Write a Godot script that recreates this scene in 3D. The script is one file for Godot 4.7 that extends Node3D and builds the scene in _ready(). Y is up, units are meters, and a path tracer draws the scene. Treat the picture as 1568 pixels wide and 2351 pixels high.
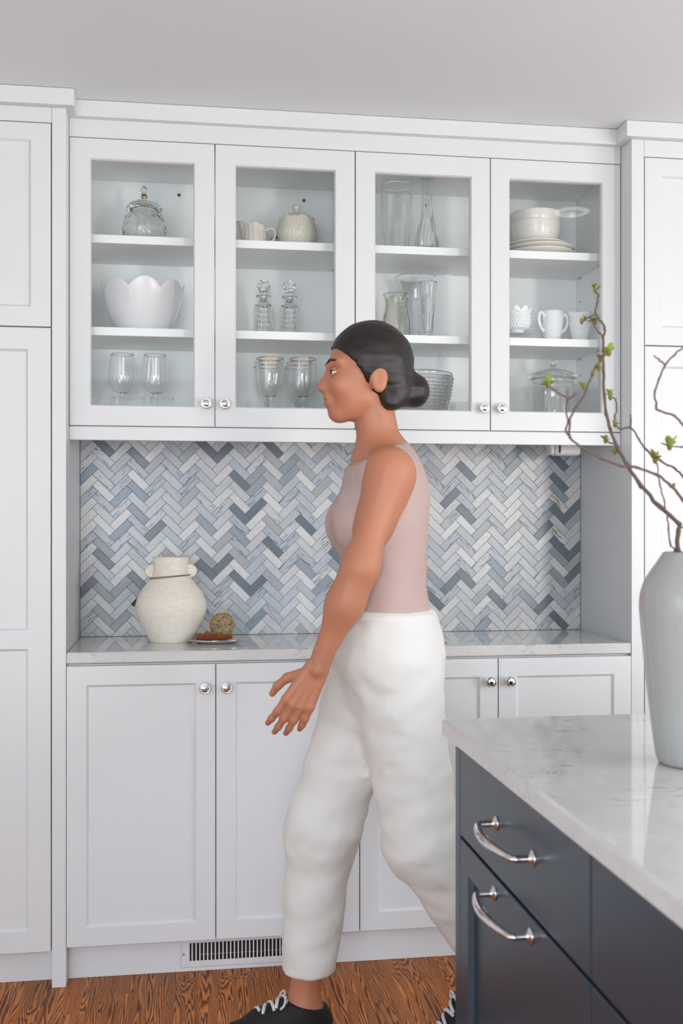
extends Node3D
# A white kitchen hutch with glass-fronted cabinets, a herringbone marble backsplash, an island and a woman walking past.
# x runs right along the wall, y up, z out of the tiled wall towards the camera; metres.

const W := 1.6262          # width of the niche between the two tall cabinets
const ZU := 0.3334         # front of the wall-cabinet doors
const ZB := 0.4134         # front of the base-cabinet doors
const ZP := 0.4104         # front of the tall cabinets and their end panels
const CEIL := 2.45
const S1 := 2.0975         # tops of the two shelves and of the cabinet floor
const S2 := 1.832
const S0 := 1.545
const CT := 0.914          # top of the countertops

var M := {}
var used := {}
var rng := RandomNumberGenerator.new()
var uv_o := Vector3.ZERO
var uv_a := Vector3.RIGHT
var uv_b := Vector3.UP

# ------------------------------------------------------------------ nodes

func numbered(parent: Node, called: String) -> String:
	var key := str(parent.get_instance_id()) + called
	var n: int = used.get(key, 0)
	used[key] = n + 1
	return called if n == 0 else "%s_%03d" % [called, n]

func tag(o: Node3D, label: String, category: String, group := "") -> Node3D:
	if label != "": o.set_meta("label", label)
	if category != "": o.set_meta("category", category)
	if group != "": o.set_meta("group", group)
	return o

func thing(called: String, label: String, category: String, at := Vector3.ZERO, group := "", turn := 0.0) -> Node3D:
	var o := Node3D.new()
	o.name = numbered(self, called)
	add_child(o)
	o.position = at
	o.rotation.y = turn
	tag(o, label, category, group)
	return o

func again(o: Node3D, at: Vector3, label: String, turn := 0.0) -> Node3D:
	var c: Node3D = o.duplicate()
	c.name = numbered(self, str(o.name).rstrip("_0123456789"))
	add_child(c)
	c.position = at
	c.rotation.y = turn
	if label != "": c.set_meta("label", label)
	return c

func put(parent: Node, called: String, mesh: Mesh, mat: Material, at := Vector3.ZERO) -> MeshInstance3D:
	var o := MeshInstance3D.new()
	o.name = numbered(parent, called)
	o.mesh = mesh
	o.material_override = mat
	parent.add_child(o, true)
	o.position = at
	return o

func part(parent: Node, called: String, st: SurfaceTool, mat: Material, at := Vector3.ZERO) -> MeshInstance3D:
	return put(parent, called, done(st), mat, at)

func struct(called: String, st: SurfaceTool, mat: Material, label := "", parent: Node = null) -> MeshInstance3D:
	var o := part(parent if parent else self, called, st, mat)
	if parent == null:
		o.set_meta("kind", "structure")
		if label != "": o.set_meta("label", label)
	return o

func done(st: SurfaceTool) -> ArrayMesh:
	st.generate_normals()
	return st.commit()

# ------------------------------------------------------------------ shapes

func flat() -> SurfaceTool:
	var st := SurfaceTool.new()
	st.begin(Mesh.PRIMITIVE_TRIANGLES)
	st.set_smooth_group(-1)
	return st

func smooth() -> SurfaceTool:
	var st := SurfaceTool.new()
	st.begin(Mesh.PRIMITIVE_TRIANGLES)
	st.set_smooth_group(0)
	return st

func vert(st: SurfaceTool, p: Vector3) -> void:
	st.set_uv(Vector2((p - uv_o).dot(uv_a), (p - uv_o).dot(uv_b)))
	st.add_vertex(p)

# a convex face; wound so that it looks along «out»
func face(st: SurfaceTool, pts: Array, out: Vector3) -> void:
	var n := Vector3.ZERO
	for i in pts.size():
		var a: Vector3 = pts[i]
		var b: Vector3 = pts[(i + 1) % pts.size()]
		n += a.cross(b)
	var turned := n.dot(out) < 0.0
	for i in range(1, pts.size() - 1):
		vert(st, pts[0])
		if turned:
			vert(st, pts[i]); vert(st, pts[i + 1])
		else:
			vert(st, pts[i + 1]); vert(st, pts[i])

# box with chamfered edges
func bx(st: SurfaceTool, lo: Vector3, hi: Vector3, c := 0.0012) -> void:
	var m := (lo + hi) / 2.0
	var e := (hi - lo) / 2.0
	c = minf(c, minf(e.x, minf(e.y, e.z)) * 0.9)
	for ax in 3:
		var b := (ax + 1) % 3
		var d := (ax + 2) % 3
		for s in [-1.0, 1.0]:
			var q := []
			for t in [[-1, -1], [1, -1], [1, 1], [-1, 1]]:
				var p := Vector3.ZERO
				p[ax] = s * e[ax]; p[b] = t[0] * (e[b] - c); p[d] = t[1] * (e[d] - c)
				q.append(m + p)
			var n := Vector3.ZERO
			n[ax] = s
			face(st, q, n)
			for t in [-1.0, 1.0]:
				var q2 := []
				for k in [[0, -1], [0, 1], [1, 1], [1, -1]]:
					var p := Vector3.ZERO
					p[ax] = s * (e[ax] - (c if k[0] == 1 else 0.0))
					p[b] = t * (e[b] - (0.0 if k[0] == 1 else c))
					p[d] = k[1] * (e[d] - c)
					q2.append(m + p)
				var n2 := Vector3.ZERO
				n2[ax] = s; n2[b] = t
				face(st, q2, n2)
	for sx in [-1.0, 1.0]:
		for sy in [-1.0, 1.0]:
			for sz in [-1.0, 1.0]:
				var sg := Vector3(sx, sy, sz)
				var p := m + sg * e
				face(st, [p - sg * Vector3(0, c, c), p - sg * Vector3(c, 0, c), p - sg * Vector3(c, c, 0)], sg)

func box(lo: Vector3, hi: Vector3, c := 0.0012) -> SurfaceTool:
	var st := flat()
	bx(st, lo, hi, c)
	return st

# turned shape: profile of (radius, height), bottom to top on the outside; «shape(angle, height) -> factor» may bend the radius
func turn(st: SurfaceTool, prof: Array, segs: int, at := Vector3.ZERO, shape = null) -> void:
	var rows := []
	for i in prof.size():
		var row := PackedVector3Array()
		for j in segs + 1:
			var a := TAU * (j % segs) / segs
			var p: Vector2 = prof[i]
			var r := p.x
			var y := p.y
			if shape:
				var f: Vector2 = shape.call(a, y, r)
				r = f.x; y = f.y
			row.append(at + Vector3(cos(a) * r, y, sin(a) * r))
		rows.append(row)
	for i in prof.size() - 1:
		var v0 := float(i) / (prof.size() - 1)
		var v1 := float(i + 1) / (prof.size() - 1)
		for j in segs:
			var u0 := float(j) / segs
			var u1 := float(j + 1) / segs
			var a: Vector3 = rows[i][j]
			var b: Vector3 = rows[i][j + 1]
			var c: Vector3 = rows[i + 1][j + 1]
			var d: Vector3 = rows[i + 1][j]
			if prof[i].x > 1e-6:
				st.set_uv(Vector2(u0, v0)); st.add_vertex(a)
				st.set_uv(Vector2(u1, v0)); st.add_vertex(b)
				st.set_uv(Vector2(u1, v1)); st.add_vertex(c)
			if prof[i + 1].x > 1e-6:
				st.set_uv(Vector2(u0, v0)); st.add_vertex(a)
				st.set_uv(Vector2(u1, v1)); st.add_vertex(c)
				st.set_uv(Vector2(u0, v1)); st.add_vertex(d)

func lathe(prof: Array, segs := 48, shape = null) -> SurfaceTool:
	var st := smooth()
	turn(st, prof, segs, Vector3.ZERO, shape)
	return st

# profile through a few points, rounded by a Catmull-Rom curve
func curve(pts: Array, n := 6) -> Array:
	var out := []
	for i in pts.size() - 1:
		var p0: Vector2 = pts[maxi(i - 1, 0)]
		var p1: Vector2 = pts[i]
		var p2: Vector2 = pts[i + 1]
		var p3: Vector2 = pts[mini(i + 2, pts.size() - 1)]
		for k in n:
			var q := p1.cubic_interpolate(p2, p0, p3, float(k) / n)
			out.append(Vector2(maxf(q.x, 0.0), q.y))
	out.append(pts[-1])
	return out

# outside profile + the same set inwards by «t», as one closed vessel wall
func vessel(outer: Array, t: float, floor_t: float) -> Array:
	var out := [Vector2(0, outer[0].y)]
	out.append_array(outer)
	var rim: Vector2 = outer[-1]
	out.append(Vector2(rim.x - t * 0.5, rim.y + t * 0.3))
	for i in range(outer.size() - 1, -1, -1):
		var p: Vector2 = outer[i]
		if p.y < outer[0].y + floor_t: break
		out.append(Vector2(maxf(p.x - t, 0.0005), p.y))
	out.append(Vector2(0, outer[0].y + floor_t))
	return out

# vessel whose outside carries a pattern while the inside stays smooth
func cut_vessel(outer: Array, t: float, floor_t: float, segs: int, step: float, shape) -> SurfaceTool:
	var st := smooth()
	var o := dense(outer, step)
	o.push_front(Vector2(0, outer[0].y))
	turn(st, o, segs, Vector3.ZERO, shape)
	var v := vessel(outer, t, floor_t)
	var rim: Array = v.slice(outer.size() + 1)
	var last: Vector2 = outer[-1]
	turn(st, [last] + rim, segs, Vector3.ZERO, func(a, y, r):
		var f: Vector2 = shape.call(a, last.y, last.x)
		var k: float = smoothstep(last.y - 0.02, last.y, y)
		return Vector2(r + (f.x - last.x) * k, y + (f.y - last.y) * k))
	return st

func tube(st: SurfaceTool, pts: Array, radii, segs := 8, caps := true, flatten := 1.0) -> void:
	var n := pts.size()
	var rings := []
	var side := Vector3.ZERO
	for i in n:
		var t: Vector3 = (pts[mini(i + 1, n - 1)] - pts[maxi(i - 1, 0)]).normalized()
		if side == Vector3.ZERO:
			side = t.cross(Vector3.UP if absf(t.y) < 0.9 else Vector3.RIGHT).normalized()
		else:
			side = (side - t * side.dot(t)).normalized()
		var up := t.cross(side)
		var r: float = radii if typeof(radii) == TYPE_FLOAT else radii[i]
		var ring := PackedVector3Array()
		for j in segs:
			var a := TAU * j / segs
			ring.append(pts[i] + (side * cos(a) + up * sin(a) * flatten) * r)
		rings.append(ring)
	for i in n - 1:
		for j in segs:
			var k := (j + 1) % segs
			var out: Vector3 = rings[i][j] + rings[i][k] - pts[i] * 2.0
			face(st, [rings[i][j], rings[i][k], rings[i + 1][k], rings[i + 1][j]], out)
	if caps:
		face(st, Array(rings[0]), pts[0] - pts[1])
		face(st, Array(rings[n - 1]), pts[n - 1] - pts[n - 2])

func spline(pts: Array, n := 4) -> Array:
	var out := []
	for i in pts.size() - 1:
		var p0: Vector3 = pts[maxi(i - 1, 0)]
		var p1: Vector3 = pts[i]
		var p2: Vector3 = pts[i + 1]
		var p3: Vector3 = pts[mini(i + 2, pts.size() - 1)]
		for k in n:
			out.append(p1.cubic_interpolate(p2, p0, p3, float(k) / n))
	out.append(pts[-1])
	return out

func ball(st: SurfaceTool, c: Vector3, r: Vector3, segs := 16, rows := 10) -> void:
	var prof := []
	for i in rows + 1:
		var a := -PI / 2 + PI * i / rows
		prof.append(Vector2(cos(a) if i > 0 and i < rows else 0.0, sin(a)))
	var rr := []
	for p in prof:
		var row := []
		for j in segs:
			var a := TAU * j / segs
			row.append(c + Vector3(cos(a) * p.x, p.y, sin(a) * p.x) * r)
		rr.append(row)
	for i in rows:
		for j in segs:
			var k := (j + 1) % segs
			var q := [rr[i][j], rr[i][k], rr[i + 1][k], rr[i + 1][j]]
			if i == 0: q = [rr[0][0], rr[1][k], rr[1][j]]
			elif i == rows - 1: q = [rr[i][j], rr[i][k], rr[rows][0]]
			face(st, q, q[0] + q[1] + q[2] - c * 3.0)

# Shaker front: outer rectangle [x0,x1]x[y0,y1], holes (one above the other) with a bevelled inner edge; filled with a panel or open
func shaker(x0: float, x1: float, y0: float, y1: float, th: float, holes: Array, deep: float, bev: float, filled: bool) -> SurfaceTool:
	var st := flat()
	var e := 0.0012
	var z1 := 0.0
	var z0 := -th
	# rim
	face(st, [Vector3(x0, y0, z0), Vector3(x0, y1, z0), Vector3(x0, y1, z1 - e), Vector3(x0, y0, z1 - e)], Vector3.LEFT)
	face(st, [Vector3(x1, y0, z0), Vector3(x1, y1, z0), Vector3(x1, y1, z1 - e), Vector3(x1, y0, z1 - e)], Vector3.RIGHT)
	face(st, [Vector3(x0, y0, z0), Vector3(x1, y0, z0), Vector3(x1, y0, z1 - e), Vector3(x0, y0, z1 - e)], Vector3.DOWN)
	face(st, [Vector3(x0, y1, z0), Vector3(x1, y1, z0), Vector3(x1, y1, z1 - e), Vector3(x0, y1, z1 - e)], Vector3.UP)
	var a := Rect2(x0, y0, x1 - x0, y1 - y0)
	_ring(st, a, z1 - e, a.grow(-e), z1)
	# front: stiles and rails
	var o := a.grow(-e)
	var hx0: float = holes[0][0]
	var hx1: float = holes[0][1]
	_sheet(st, o.position.x, hx0, o.position.y, o.end.y, z1)
	_sheet(st, hx1, o.end.x, o.position.y, o.end.y, z1)
	var y := o.position.y
	for h in holes:
		_sheet(st, hx0, hx1, y, h[2], z1)
		y = h[3]
		var r := Rect2(hx0, h[2], hx1 - hx0, h[3] - h[2])
		var q := r.grow(-bev)
		_ring(st, r, z1, q, z1 - deep, true)
		if filled:
			_sheet(st, q.position.x, q.end.x, q.position.y, q.end.y, z1 - deep)
		else:
			_ring(st, q, z1 - deep, q, z0, true)
			_ring(st, a, z0, q, z0, false, true)
	_sheet(st, hx0, hx1, y, o.end.y, z1)
	if filled:
		face(st, [Vector3(x0, y0, z0), Vector3(x1, y0, z0), Vector3(x1, y1, z0), Vector3(x0, y1, z0)], Vector3.BACK * -1)
	return st

func _sheet(st: SurfaceTool, x0: float, x1: float, y0: float, y1: float, z: float) -> void:
	face(st, [Vector3(x0, y0, z), Vector3(x1, y0, z), Vector3(x1, y1, z), Vector3(x0, y1, z)], Vector3.BACK)

func _ring(st: SurfaceTool, a: Rect2, za: float, b: Rect2, zb: float, inwards := false, back := false) -> void:
	var p := [a.position, Vector2(a.end.x, a.position.y), a.end, Vector2(a.position.x, a.end.y)]
	var q := [b.position, Vector2(b.end.x, b.position.y), b.end, Vector2(b.position.x, b.end.y)]
	var dirs := [Vector3.DOWN, Vector3.RIGHT, Vector3.UP, Vector3.LEFT]
	for i in 4:
		var k := (i + 1) % 4
		var out: Vector3 = dirs[i] * (-1.0 if inwards else 1.0) + Vector3.BACK * 0.5
		if back: out = -Vector3.BACK
		elif is_equal_approx(za, zb): out = Vector3.BACK
		face(st, [Vector3(p[i].x, p[i].y, za), Vector3(p[k].x, p[k].y, za), Vector3(q[k].x, q[k].y, zb), Vector3(q[i].x, q[i].y, zb)], out)

# upright slab from a convex polygon in x,y (around the local origin), front at z = 0
func slab(st: SurfaceTool, pts: PackedVector2Array, th: float, bev: float) -> void:
	var n := pts.size()
	var area := 0.0
	for i in n: area += pts[i].cross(pts[(i + 1) % n])
	if area < 0.0: pts.reverse()
	var inner := []
	var outer := []
	var foot := []
	var mid := Vector2.ZERO
	for p in pts: mid += p / n
	for i in n:
		var d0 := (pts[i] - pts[(i + n - 1) % n]).normalized()
		var d1 := (pts[(i + 1) % n] - pts[i]).normalized()
		var n0 := Vector2(-d0.y, d0.x)
		var n1 := Vector2(-d1.y, d1.x)
		var q := pts[i] + (n0 + n1) / maxf(1.0 + n0.dot(n1), 0.3) * bev
		inner.append(Vector3(q.x, q.y, 0))
		outer.append(Vector3(pts[i].x, pts[i].y, -bev))
		foot.append(Vector3(pts[i].x, pts[i].y, -th))
	face(st, inner, Vector3.BACK)
	for i in n:
		var k := (i + 1) % n
		var m := (pts[i] + pts[k]) / 2.0 - mid
		var out := Vector3(m.x, m.y, 0).normalized()
		face(st, [outer[i], outer[k], inner[k], inner[i]], out + Vector3.BACK)
		face(st, [foot[i], foot[k], outer[k], outer[i]], out)

# ------------------------------------------------------------------ materials

func paint(c: Color, rough: float, spec := 0.5) -> StandardMaterial3D:
	var m := StandardMaterial3D.new()
	m.albedo_color = c
	m.roughness = rough
	m.metallic_specular = spec
	return m

func pane_mat(alpha := 0.02) -> StandardMaterial3D:
	var m := paint(Color(1, 1, 1, alpha), 0.0)
	m.transparency = BaseMaterial3D.TRANSPARENCY_ALPHA
	return m

func solid_glass(tint := Color(1, 1, 1)) -> StandardMaterial3D:
	var m := paint(Color(tint.r, tint.g, tint.b, 0.0), 0.0)
	m.refraction_enabled = true
	m.refraction_scale = 0.05
	return m

func metal(c: Color, rough: float) -> StandardMaterial3D:
	var m := paint(c, rough)
	m.metallic = 1.0
	return m

func noise(seed_: int, freq: float, octaves := 4) -> FastNoiseLite:
	var n := FastNoiseLite.new()
	n.seed = seed_
	n.noise_type = FastNoiseLite.TYPE_SIMPLEX_SMOOTH
	n.frequency = freq
	n.fractal_octaves = octaves
	return n

func picture(w: int, h: int, pixel) -> ImageTexture:
	var im := Image.create(w, h, false, Image.FORMAT_RGB8)
	for y in h:
		for x in w:
			im.set_pixel(x, y, pixel.call(x, y))
	return ImageTexture.create_from_image(im)

func materials() -> void:
	M.paint = paint(Color(0.88, 0.887, 0.89), 0.38)
	M.inside = paint(Color(0.97, 0.985, 0.982), 0.45)
	M.ceiling = paint(Color(0.925, 0.95, 0.96), 0.9, 0.3)
	M.carpet = paint(Color(0.90, 0.885, 0.86), 0.95, 0.2)
	M.ring = paint(Color(0.95, 0.95, 0.95), 0.4)
	M.ring.emission_enabled = true
	M.ring.emission = Color(1, 0.98, 0.96)
	M.ring.emission_energy_multiplier = 3.0
	M.wall = paint(Color(0.955, 0.955, 0.95), 0.8, 0.3)
	M.grout = paint(Color(0.50, 0.51, 0.52), 0.9, 0.3)
	M.gap = paint(Color(0.25, 0.25, 0.26), 0.9, 0.2)
	M.pane = pane_mat(0.005)
	M.pane.metallic_specular = 0.4
	M.glass = pane_mat(0.004)
	M.glass.metallic_specular = 0.42
	M.crystal = solid_glass()
	M.crystal_warm = solid_glass(Color(0.965, 0.96, 0.93))
	M.chrome = metal(Color(0.86, 0.86, 0.87), 0.07)
	M.nickel = metal(Color(0.75, 0.75, 0.76), 0.25)
	M.silver = metal(Color(0.86, 0.845, 0.81), 0.14)
	M.lattice_glass = solid_glass(Color(0.93, 0.935, 0.94))
	M.gold = metal(Color(0.85, 0.66, 0.3), 0.25)
	M.slate = paint(Color(0.185, 0.235, 0.285), 0.3)
	M.black = paint(Color(0.03, 0.03, 0.033), 0.5)
	M.brown = paint(Color(0.2, 0.16, 0.12), 0.6)
	M.milk = paint(Color(0.95, 0.96, 0.965), 0.12)
	M.white_ceramic = paint(Color(0.93, 0.93, 0.94), 0.22)
	# quartz worktop: pale warm grey with faint dark flecks and veins
	var q1 := noise(11, 0.012, 5)
	var q2 := noise(12, 0.006, 4)
	var q3 := noise(13, 0.05, 3)
	M.quartz = paint(Color.WHITE, 0.06)
	M.quartz.albedo_texture = picture(512, 512, func(x, y):
		var a: float = q1.get_noise_2d(x, y * 2.2)
		var v: float = clampf(1.0 - absf(a) * 16.0, 0.0, 1.0) * clampf(q2.get_noise_2d(x + 900, y * 1.6) * 2.4 - 0.25, 0.0, 1.0)
		var c: float = 0.85 + 0.04 * q2.get_noise_2d(x, y) + 0.02 * q3.get_noise_2d(x, y)
		return Color(c, c * 0.995, c * 0.985).lerp(Color(0.52, 0.5, 0.47), v * 0.75))
	M.quartz.uv1_triplanar = true
	M.quartz.uv1_world_triplanar = true
	M.quartz.uv1_scale = Vector3(1.5, 1.5, 1.5)
	# marble for the backsplash: streaks that run along each tile; each tone is its own stone
	var m1 := noise(21, 0.012, 5)
	var m2 := noise(22, 0.03, 4)
	var m3 := noise(23, 0.15, 3)
	var soft := picture(512, 256, func(x, y):
		var w: float = m1.get_noise_2d(x * 0.5, y * 0.8) * 26.0
		var s: float = m2.get_noise_2d(x * 0.13, y * 1.5 + w)
		var g: float = m3.get_noise_2d(x * 0.35, y * 1.0)
		var v: float = 0.93 + 0.09 * s + 0.035 * g
		var d: float = clampf(s * 2.0 - 0.4, 0.0, 1.0)
		return Color(v, v, v).lerp(Color(0.66, 0.69, 0.73), d * 0.6).clamp())
	var bold := picture(512, 256, func(x, y):
		var w: float = m1.get_noise_2d(x * 0.5 + 300, y * 0.8) * 34.0
		var s: float = m2.get_noise_2d(x * 0.12 + 777, y * 1.2 + w)
		var g: float = m3.get_noise_2d(x * 0.45, y * 0.9)
		var v: float = 0.92 + 0.10 * s + 0.06 * g
		var d: float = smoothstep(0.05, 0.55, s + g * 0.25)
		return Color(v, v, v).lerp(Color(0.47, 0.51, 0.56), d * 0.75).clamp())
	var rust := picture(512, 256, func(x, y):
		var w: float = m1.get_noise_2d(x * 0.5 + 300, y * 0.8) * 34.0
		var s: float = m2.get_noise_2d(x * 0.12 + 177, y * 1.3 + w)
		var g: float = m3.get_noise_2d(x * 0.45, y * 0.9)
		var d: float = smoothstep(0.08, 0.5, s + g * 0.25)
		return Color(0.95, 0.95, 0.94).lerp(Color(0.45, 0.42, 0.36), d * 0.85).clamp())
	var tones := {"W": Color(0.905, 0.905, 0.90), "L": Color(0.84, 0.85, 0.86), "P": Color(0.775, 0.805, 0.83), "G": Color(0.73, 0.74, 0.75), "M": Color(0.645, 0.68, 0.715), "B": Color(0.59, 0.655, 0.71), "S": Color(0.475, 0.52, 0.56), "V": Color(0.86, 0.87, 0.88), "R": Color(0.88, 0.88, 0.86)}
	for t in tones:
		var m := paint(tones[t], 0.24, 0.4)
		m.albedo_texture = {"V": bold, "R": rust}.get(t, soft)
		M["tile_" + t] = m
	var mv := paint(Color(0.78, 0.81, 0.84), 0.24, 0.4)
	mv.albedo_texture = bold
	M.tile_U = mv
	# red oak: cathedral grain along v, one board about a quarter of the width
	var o1 := noise(31, 0.006, 2)
	var o2 := noise(32, 0.02, 3)
	var o3 := noise(33, 0.25, 2)
	M.oaks = []
	var grain := picture(1024, 1024, func(x, y):
		var w: float = o1.get_noise_2d(x * 0.55, y * 0.17) * 190.0 + o2.get_noise_2d(x * 0.8, y * 0.16) * 13.0
		var r := fposmod((x + w) / 24.0, 1.0)
		var late := smoothstep(0.30, 0.74, r) * (1.0 - smoothstep(0.84, 1.0, r))
		var pore: float = clampf(o3.get_noise_2d(x * 1.4, y * 0.07) * 2.0, 0.0, 1.0)
		var c := Color(0.86, 0.54, 0.28).lerp(Color(0.37, 0.185, 0.09), clampf(late * 0.85 + pore * 0.3, 0.0, 1.0))
		var k: float = 1.0 + 0.12 * o2.get_noise_2d(x * 0.5 + 500, y * 0.1)
		return Color(c.r * k, c.g * k, c.b * k).clamp())
	for k in [1.0, 0.95, 0.98, 0.92]:
		var m := paint(Color(minf(k, 1.0), minf(k * 0.985, 1.0), minf(k * 0.97, 1.0)), 0.42, 0.35)
		m.albedo_texture = grain
		M.oaks.append(m)
	# clay jug
	var c1 := noise(41, 0.03, 5)
	var clay := picture(256, 256, func(x, y):
		var v: float = 0.985 + 0.05 * c1.get_noise_2d(x, y * 2.0)
		return Color(v, v * 0.995, v * 0.98).clamp())
	M.clay = paint(Color(0.965, 0.94, 0.90), 0.85, 0.3)
	M.clay.albedo_texture = clay
	M.clay.uv1_triplanar = true
	M.clay.uv1_scale = Vector3(4, 3.9, 4)
	M.clay.uv1_offset = Vector3(0.5, 0.0, 0.5)
	M.twine = paint(Color(0.55, 0.42, 0.29), 0.9)
	M.rattan = paint(Color(0.72, 0.61, 0.43), 0.7)
	M.pod = paint(Color(0.52, 0.28, 0.165), 0.5)
	M.pod_edge = paint(Color(0.62, 0.36, 0.15), 0.7)
	# speckled stoneware
	rng.seed = 5
	var spots := Image.create(512, 512, false, Image.FORMAT_RGB8)
	spots.fill(Color(0.98, 0.975, 0.96))
	for i in 420:
		var px := rng.randi_range(0, 508)
		var py := rng.randi_range(0, 508)
		var big := rng.randi_range(1, 2)
		spots.fill_rect(Rect2i(px, py, big, big), Color(0.42, 0.37, 0.31))
	M.stoneware = paint(Color(0.95, 0.94, 0.915), 0.18)
	M.stoneware.albedo_texture = ImageTexture.create_from_image(spots)
	M.stoneware.uv1_triplanar = true
	M.stoneware.uv1_scale = Vector3(4, 4, 4)
	# cabbage-ware glaze with darker hollows
	M.glaze = paint(Color(0.87, 0.855, 0.80), 0.25)
	M.glaze_brown = paint(Color(0.74, 0.67, 0.52), 0.3)
	# island vase: pale glaze with fine upright brush lines
	var b1 := noise(51, 0.02, 4)
	var brush := picture(512, 128, func(x, y):
		var v: float = 0.975 + 0.035 * b1.get_noise_2d(x * 6.0, y * 0.25)
		return Color(v, v, v * 0.995).clamp())
	M.vase = paint(Color(0.68, 0.682, 0.675), 0.2)
	M.vase.albedo_texture = brush
	M.bark = paint(Color(0.40, 0.33, 0.29), 0.85)
	M.leaf = paint(Color(0.53, 0.62, 0.21), 0.6)
	M.leaf.backlight_enabled = true
	M.leaf.backlight = Color(0.2, 0.24, 0.07)
	M.leaf_old = paint(Color(0.47, 0.40, 0.20), 0.7)
	M.skin = paint(Color(0.745, 0.495, 0.375), 0.5)
	M.skin.subsurf_scatter_enabled = true
	M.skin.subsurf_scatter_strength = 0.15
	M.hair = paint(Color(0.115, 0.085, 0.075), 0.45)
	M.blouse = paint(Color(0.755, 0.655, 0.635), 0.8)
	var f1 := noise(61, 0.25, 2)
	M.linen = paint(Color(0.90, 0.895, 0.88), 0.9, 0.3)
	M.linen.rim_enabled = true
	M.linen.rim = 0.3
	M.rubber = paint(Color(0.9, 0.9, 0.9), 0.6)
	M.lace = paint(Color(0.85, 0.85, 0.87), 0.8)
	M.canvas = paint(Color(0.05, 0.05, 0.055), 0.7)
	M.lip = paint(Color(0.66, 0.36, 0.32), 0.45)
	M.eye = paint(Color(0.92, 0.91, 0.9), 0.15)
	M.iris = paint(Color(0.16, 0.1, 0.07), 0.15)
	M.plastic = paint(Color(0.88, 0.88, 0.88), 0.35)
	M.bulb = paint(Color(1, 0.97, 0.92), 0.5)
	M.bulb.emission_enabled = true
	M.bulb.emission = Color(1, 0.97, 0.92)
	M.bulb.emission_energy_multiplier = 1.2

# ------------------------------------------------------------------ the scene

func _ready() -> void:
	look()
	materials()
	room()
	backsplash()
	cabinets()
	worktop_things()
	crockery()
	island()
	flowers()
	woman()

func area_light(called: String, at: Vector3, towards: Vector3, size: Vector2, energy: float, color := Color(1, 1, 1)) -> void:
	var l := AreaLight3D.new()
	l.name = called
	add_child(l)
	l.look_at_from_position(at, at + towards, Vector3.UP)
	l.area_size = size
	l.light_energy = energy
	l.light_color = color
	l.area_range = 20.0
	l.area_attenuation = 2.0
	l.shadow_enabled = true

func look() -> void:
	var env := Environment.new()
	env.background_mode = Environment.BG_SKY
	var sky := Sky.new()
	var sm := ProceduralSkyMaterial.new()
	sm.sky_top_color = Color(0.62, 0.72, 0.88)
	sm.sky_horizon_color = Color(0.88, 0.91, 0.95)
	sm.ground_bottom_color = Color(0.5, 0.5, 0.48)
	sm.ground_horizon_color = Color(0.75, 0.76, 0.76)
	sm.sky_energy_multiplier = 1.6
	sm.ground_energy_multiplier = 0.8
	sky.sky_material = sm
	env.sky = sky
	env.tonemap_mode = Environment.TONE_MAPPER_LINEAR
	env.tonemap_exposure = 1.06
	env.sdfgi_enabled = true
	env.ssao_enabled = true
	env.ssil_enabled = true
	var we := WorldEnvironment.new()
	we.name = "world_environment"
	we.environment = env
	add_child(we)
	# the camera: level, turned 8.5 degrees right, lens shifted a little upwards
	var cam := Camera3D.new()
	cam.name = "camera"
	add_child(cam)
	cam.position = Vector3(0.3072, 1.2714, 3.463)
	cam.rotation.y = -0.1476
	var at := CameraAttributesPhysical.new()
	at.frustum_focal_length = 38.0
	at.frustum_near = 0.05
	at.frustum_far = 60.0
	at.frustum_focus_distance = 3.05
	at.exposure_aperture = 6.3
	cam.attributes = at
	var f := 2497.9
	cam.set_frustum(2351.0 / f * 0.05, Vector2(0, 23.2 / f * 0.05), 0.05, 60.0)
	cam.current = true
	# daylight: a tall glazed door behind the camera to the right gives the crisp shadows, a window on the right and one behind on the left the soft fill
	area_light("door_daylight", Vector3(3.45, 1.05, 6.46), Vector3(0, 0, -1), Vector2(0.5, 1.75), 7.3, Color(1.0, 0.985, 0.965))
	area_light("side_door_daylight", Vector3(4.26, 1.08, 3.2), Vector3(-1, 0, 0), Vector2(2.3, 1.95), 6.8, Color(0.95, 0.975, 1.0))
	area_light("left_window_daylight", Vector3(-2.60, 1.5, 4.9), Vector3(1, 0, 0), Vector2(2.2, 1.5), 1.6, Color(0.95, 0.975, 1.0))
	area_light("rear_window_daylight", Vector3(-0.6, 1.35, 6.46), Vector3(0, 0, -1), Vector2(1.9, 1.6), 7.0, Color(0.95, 0.975, 1.0))

# ------------------------------------------------------------------ room

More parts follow.
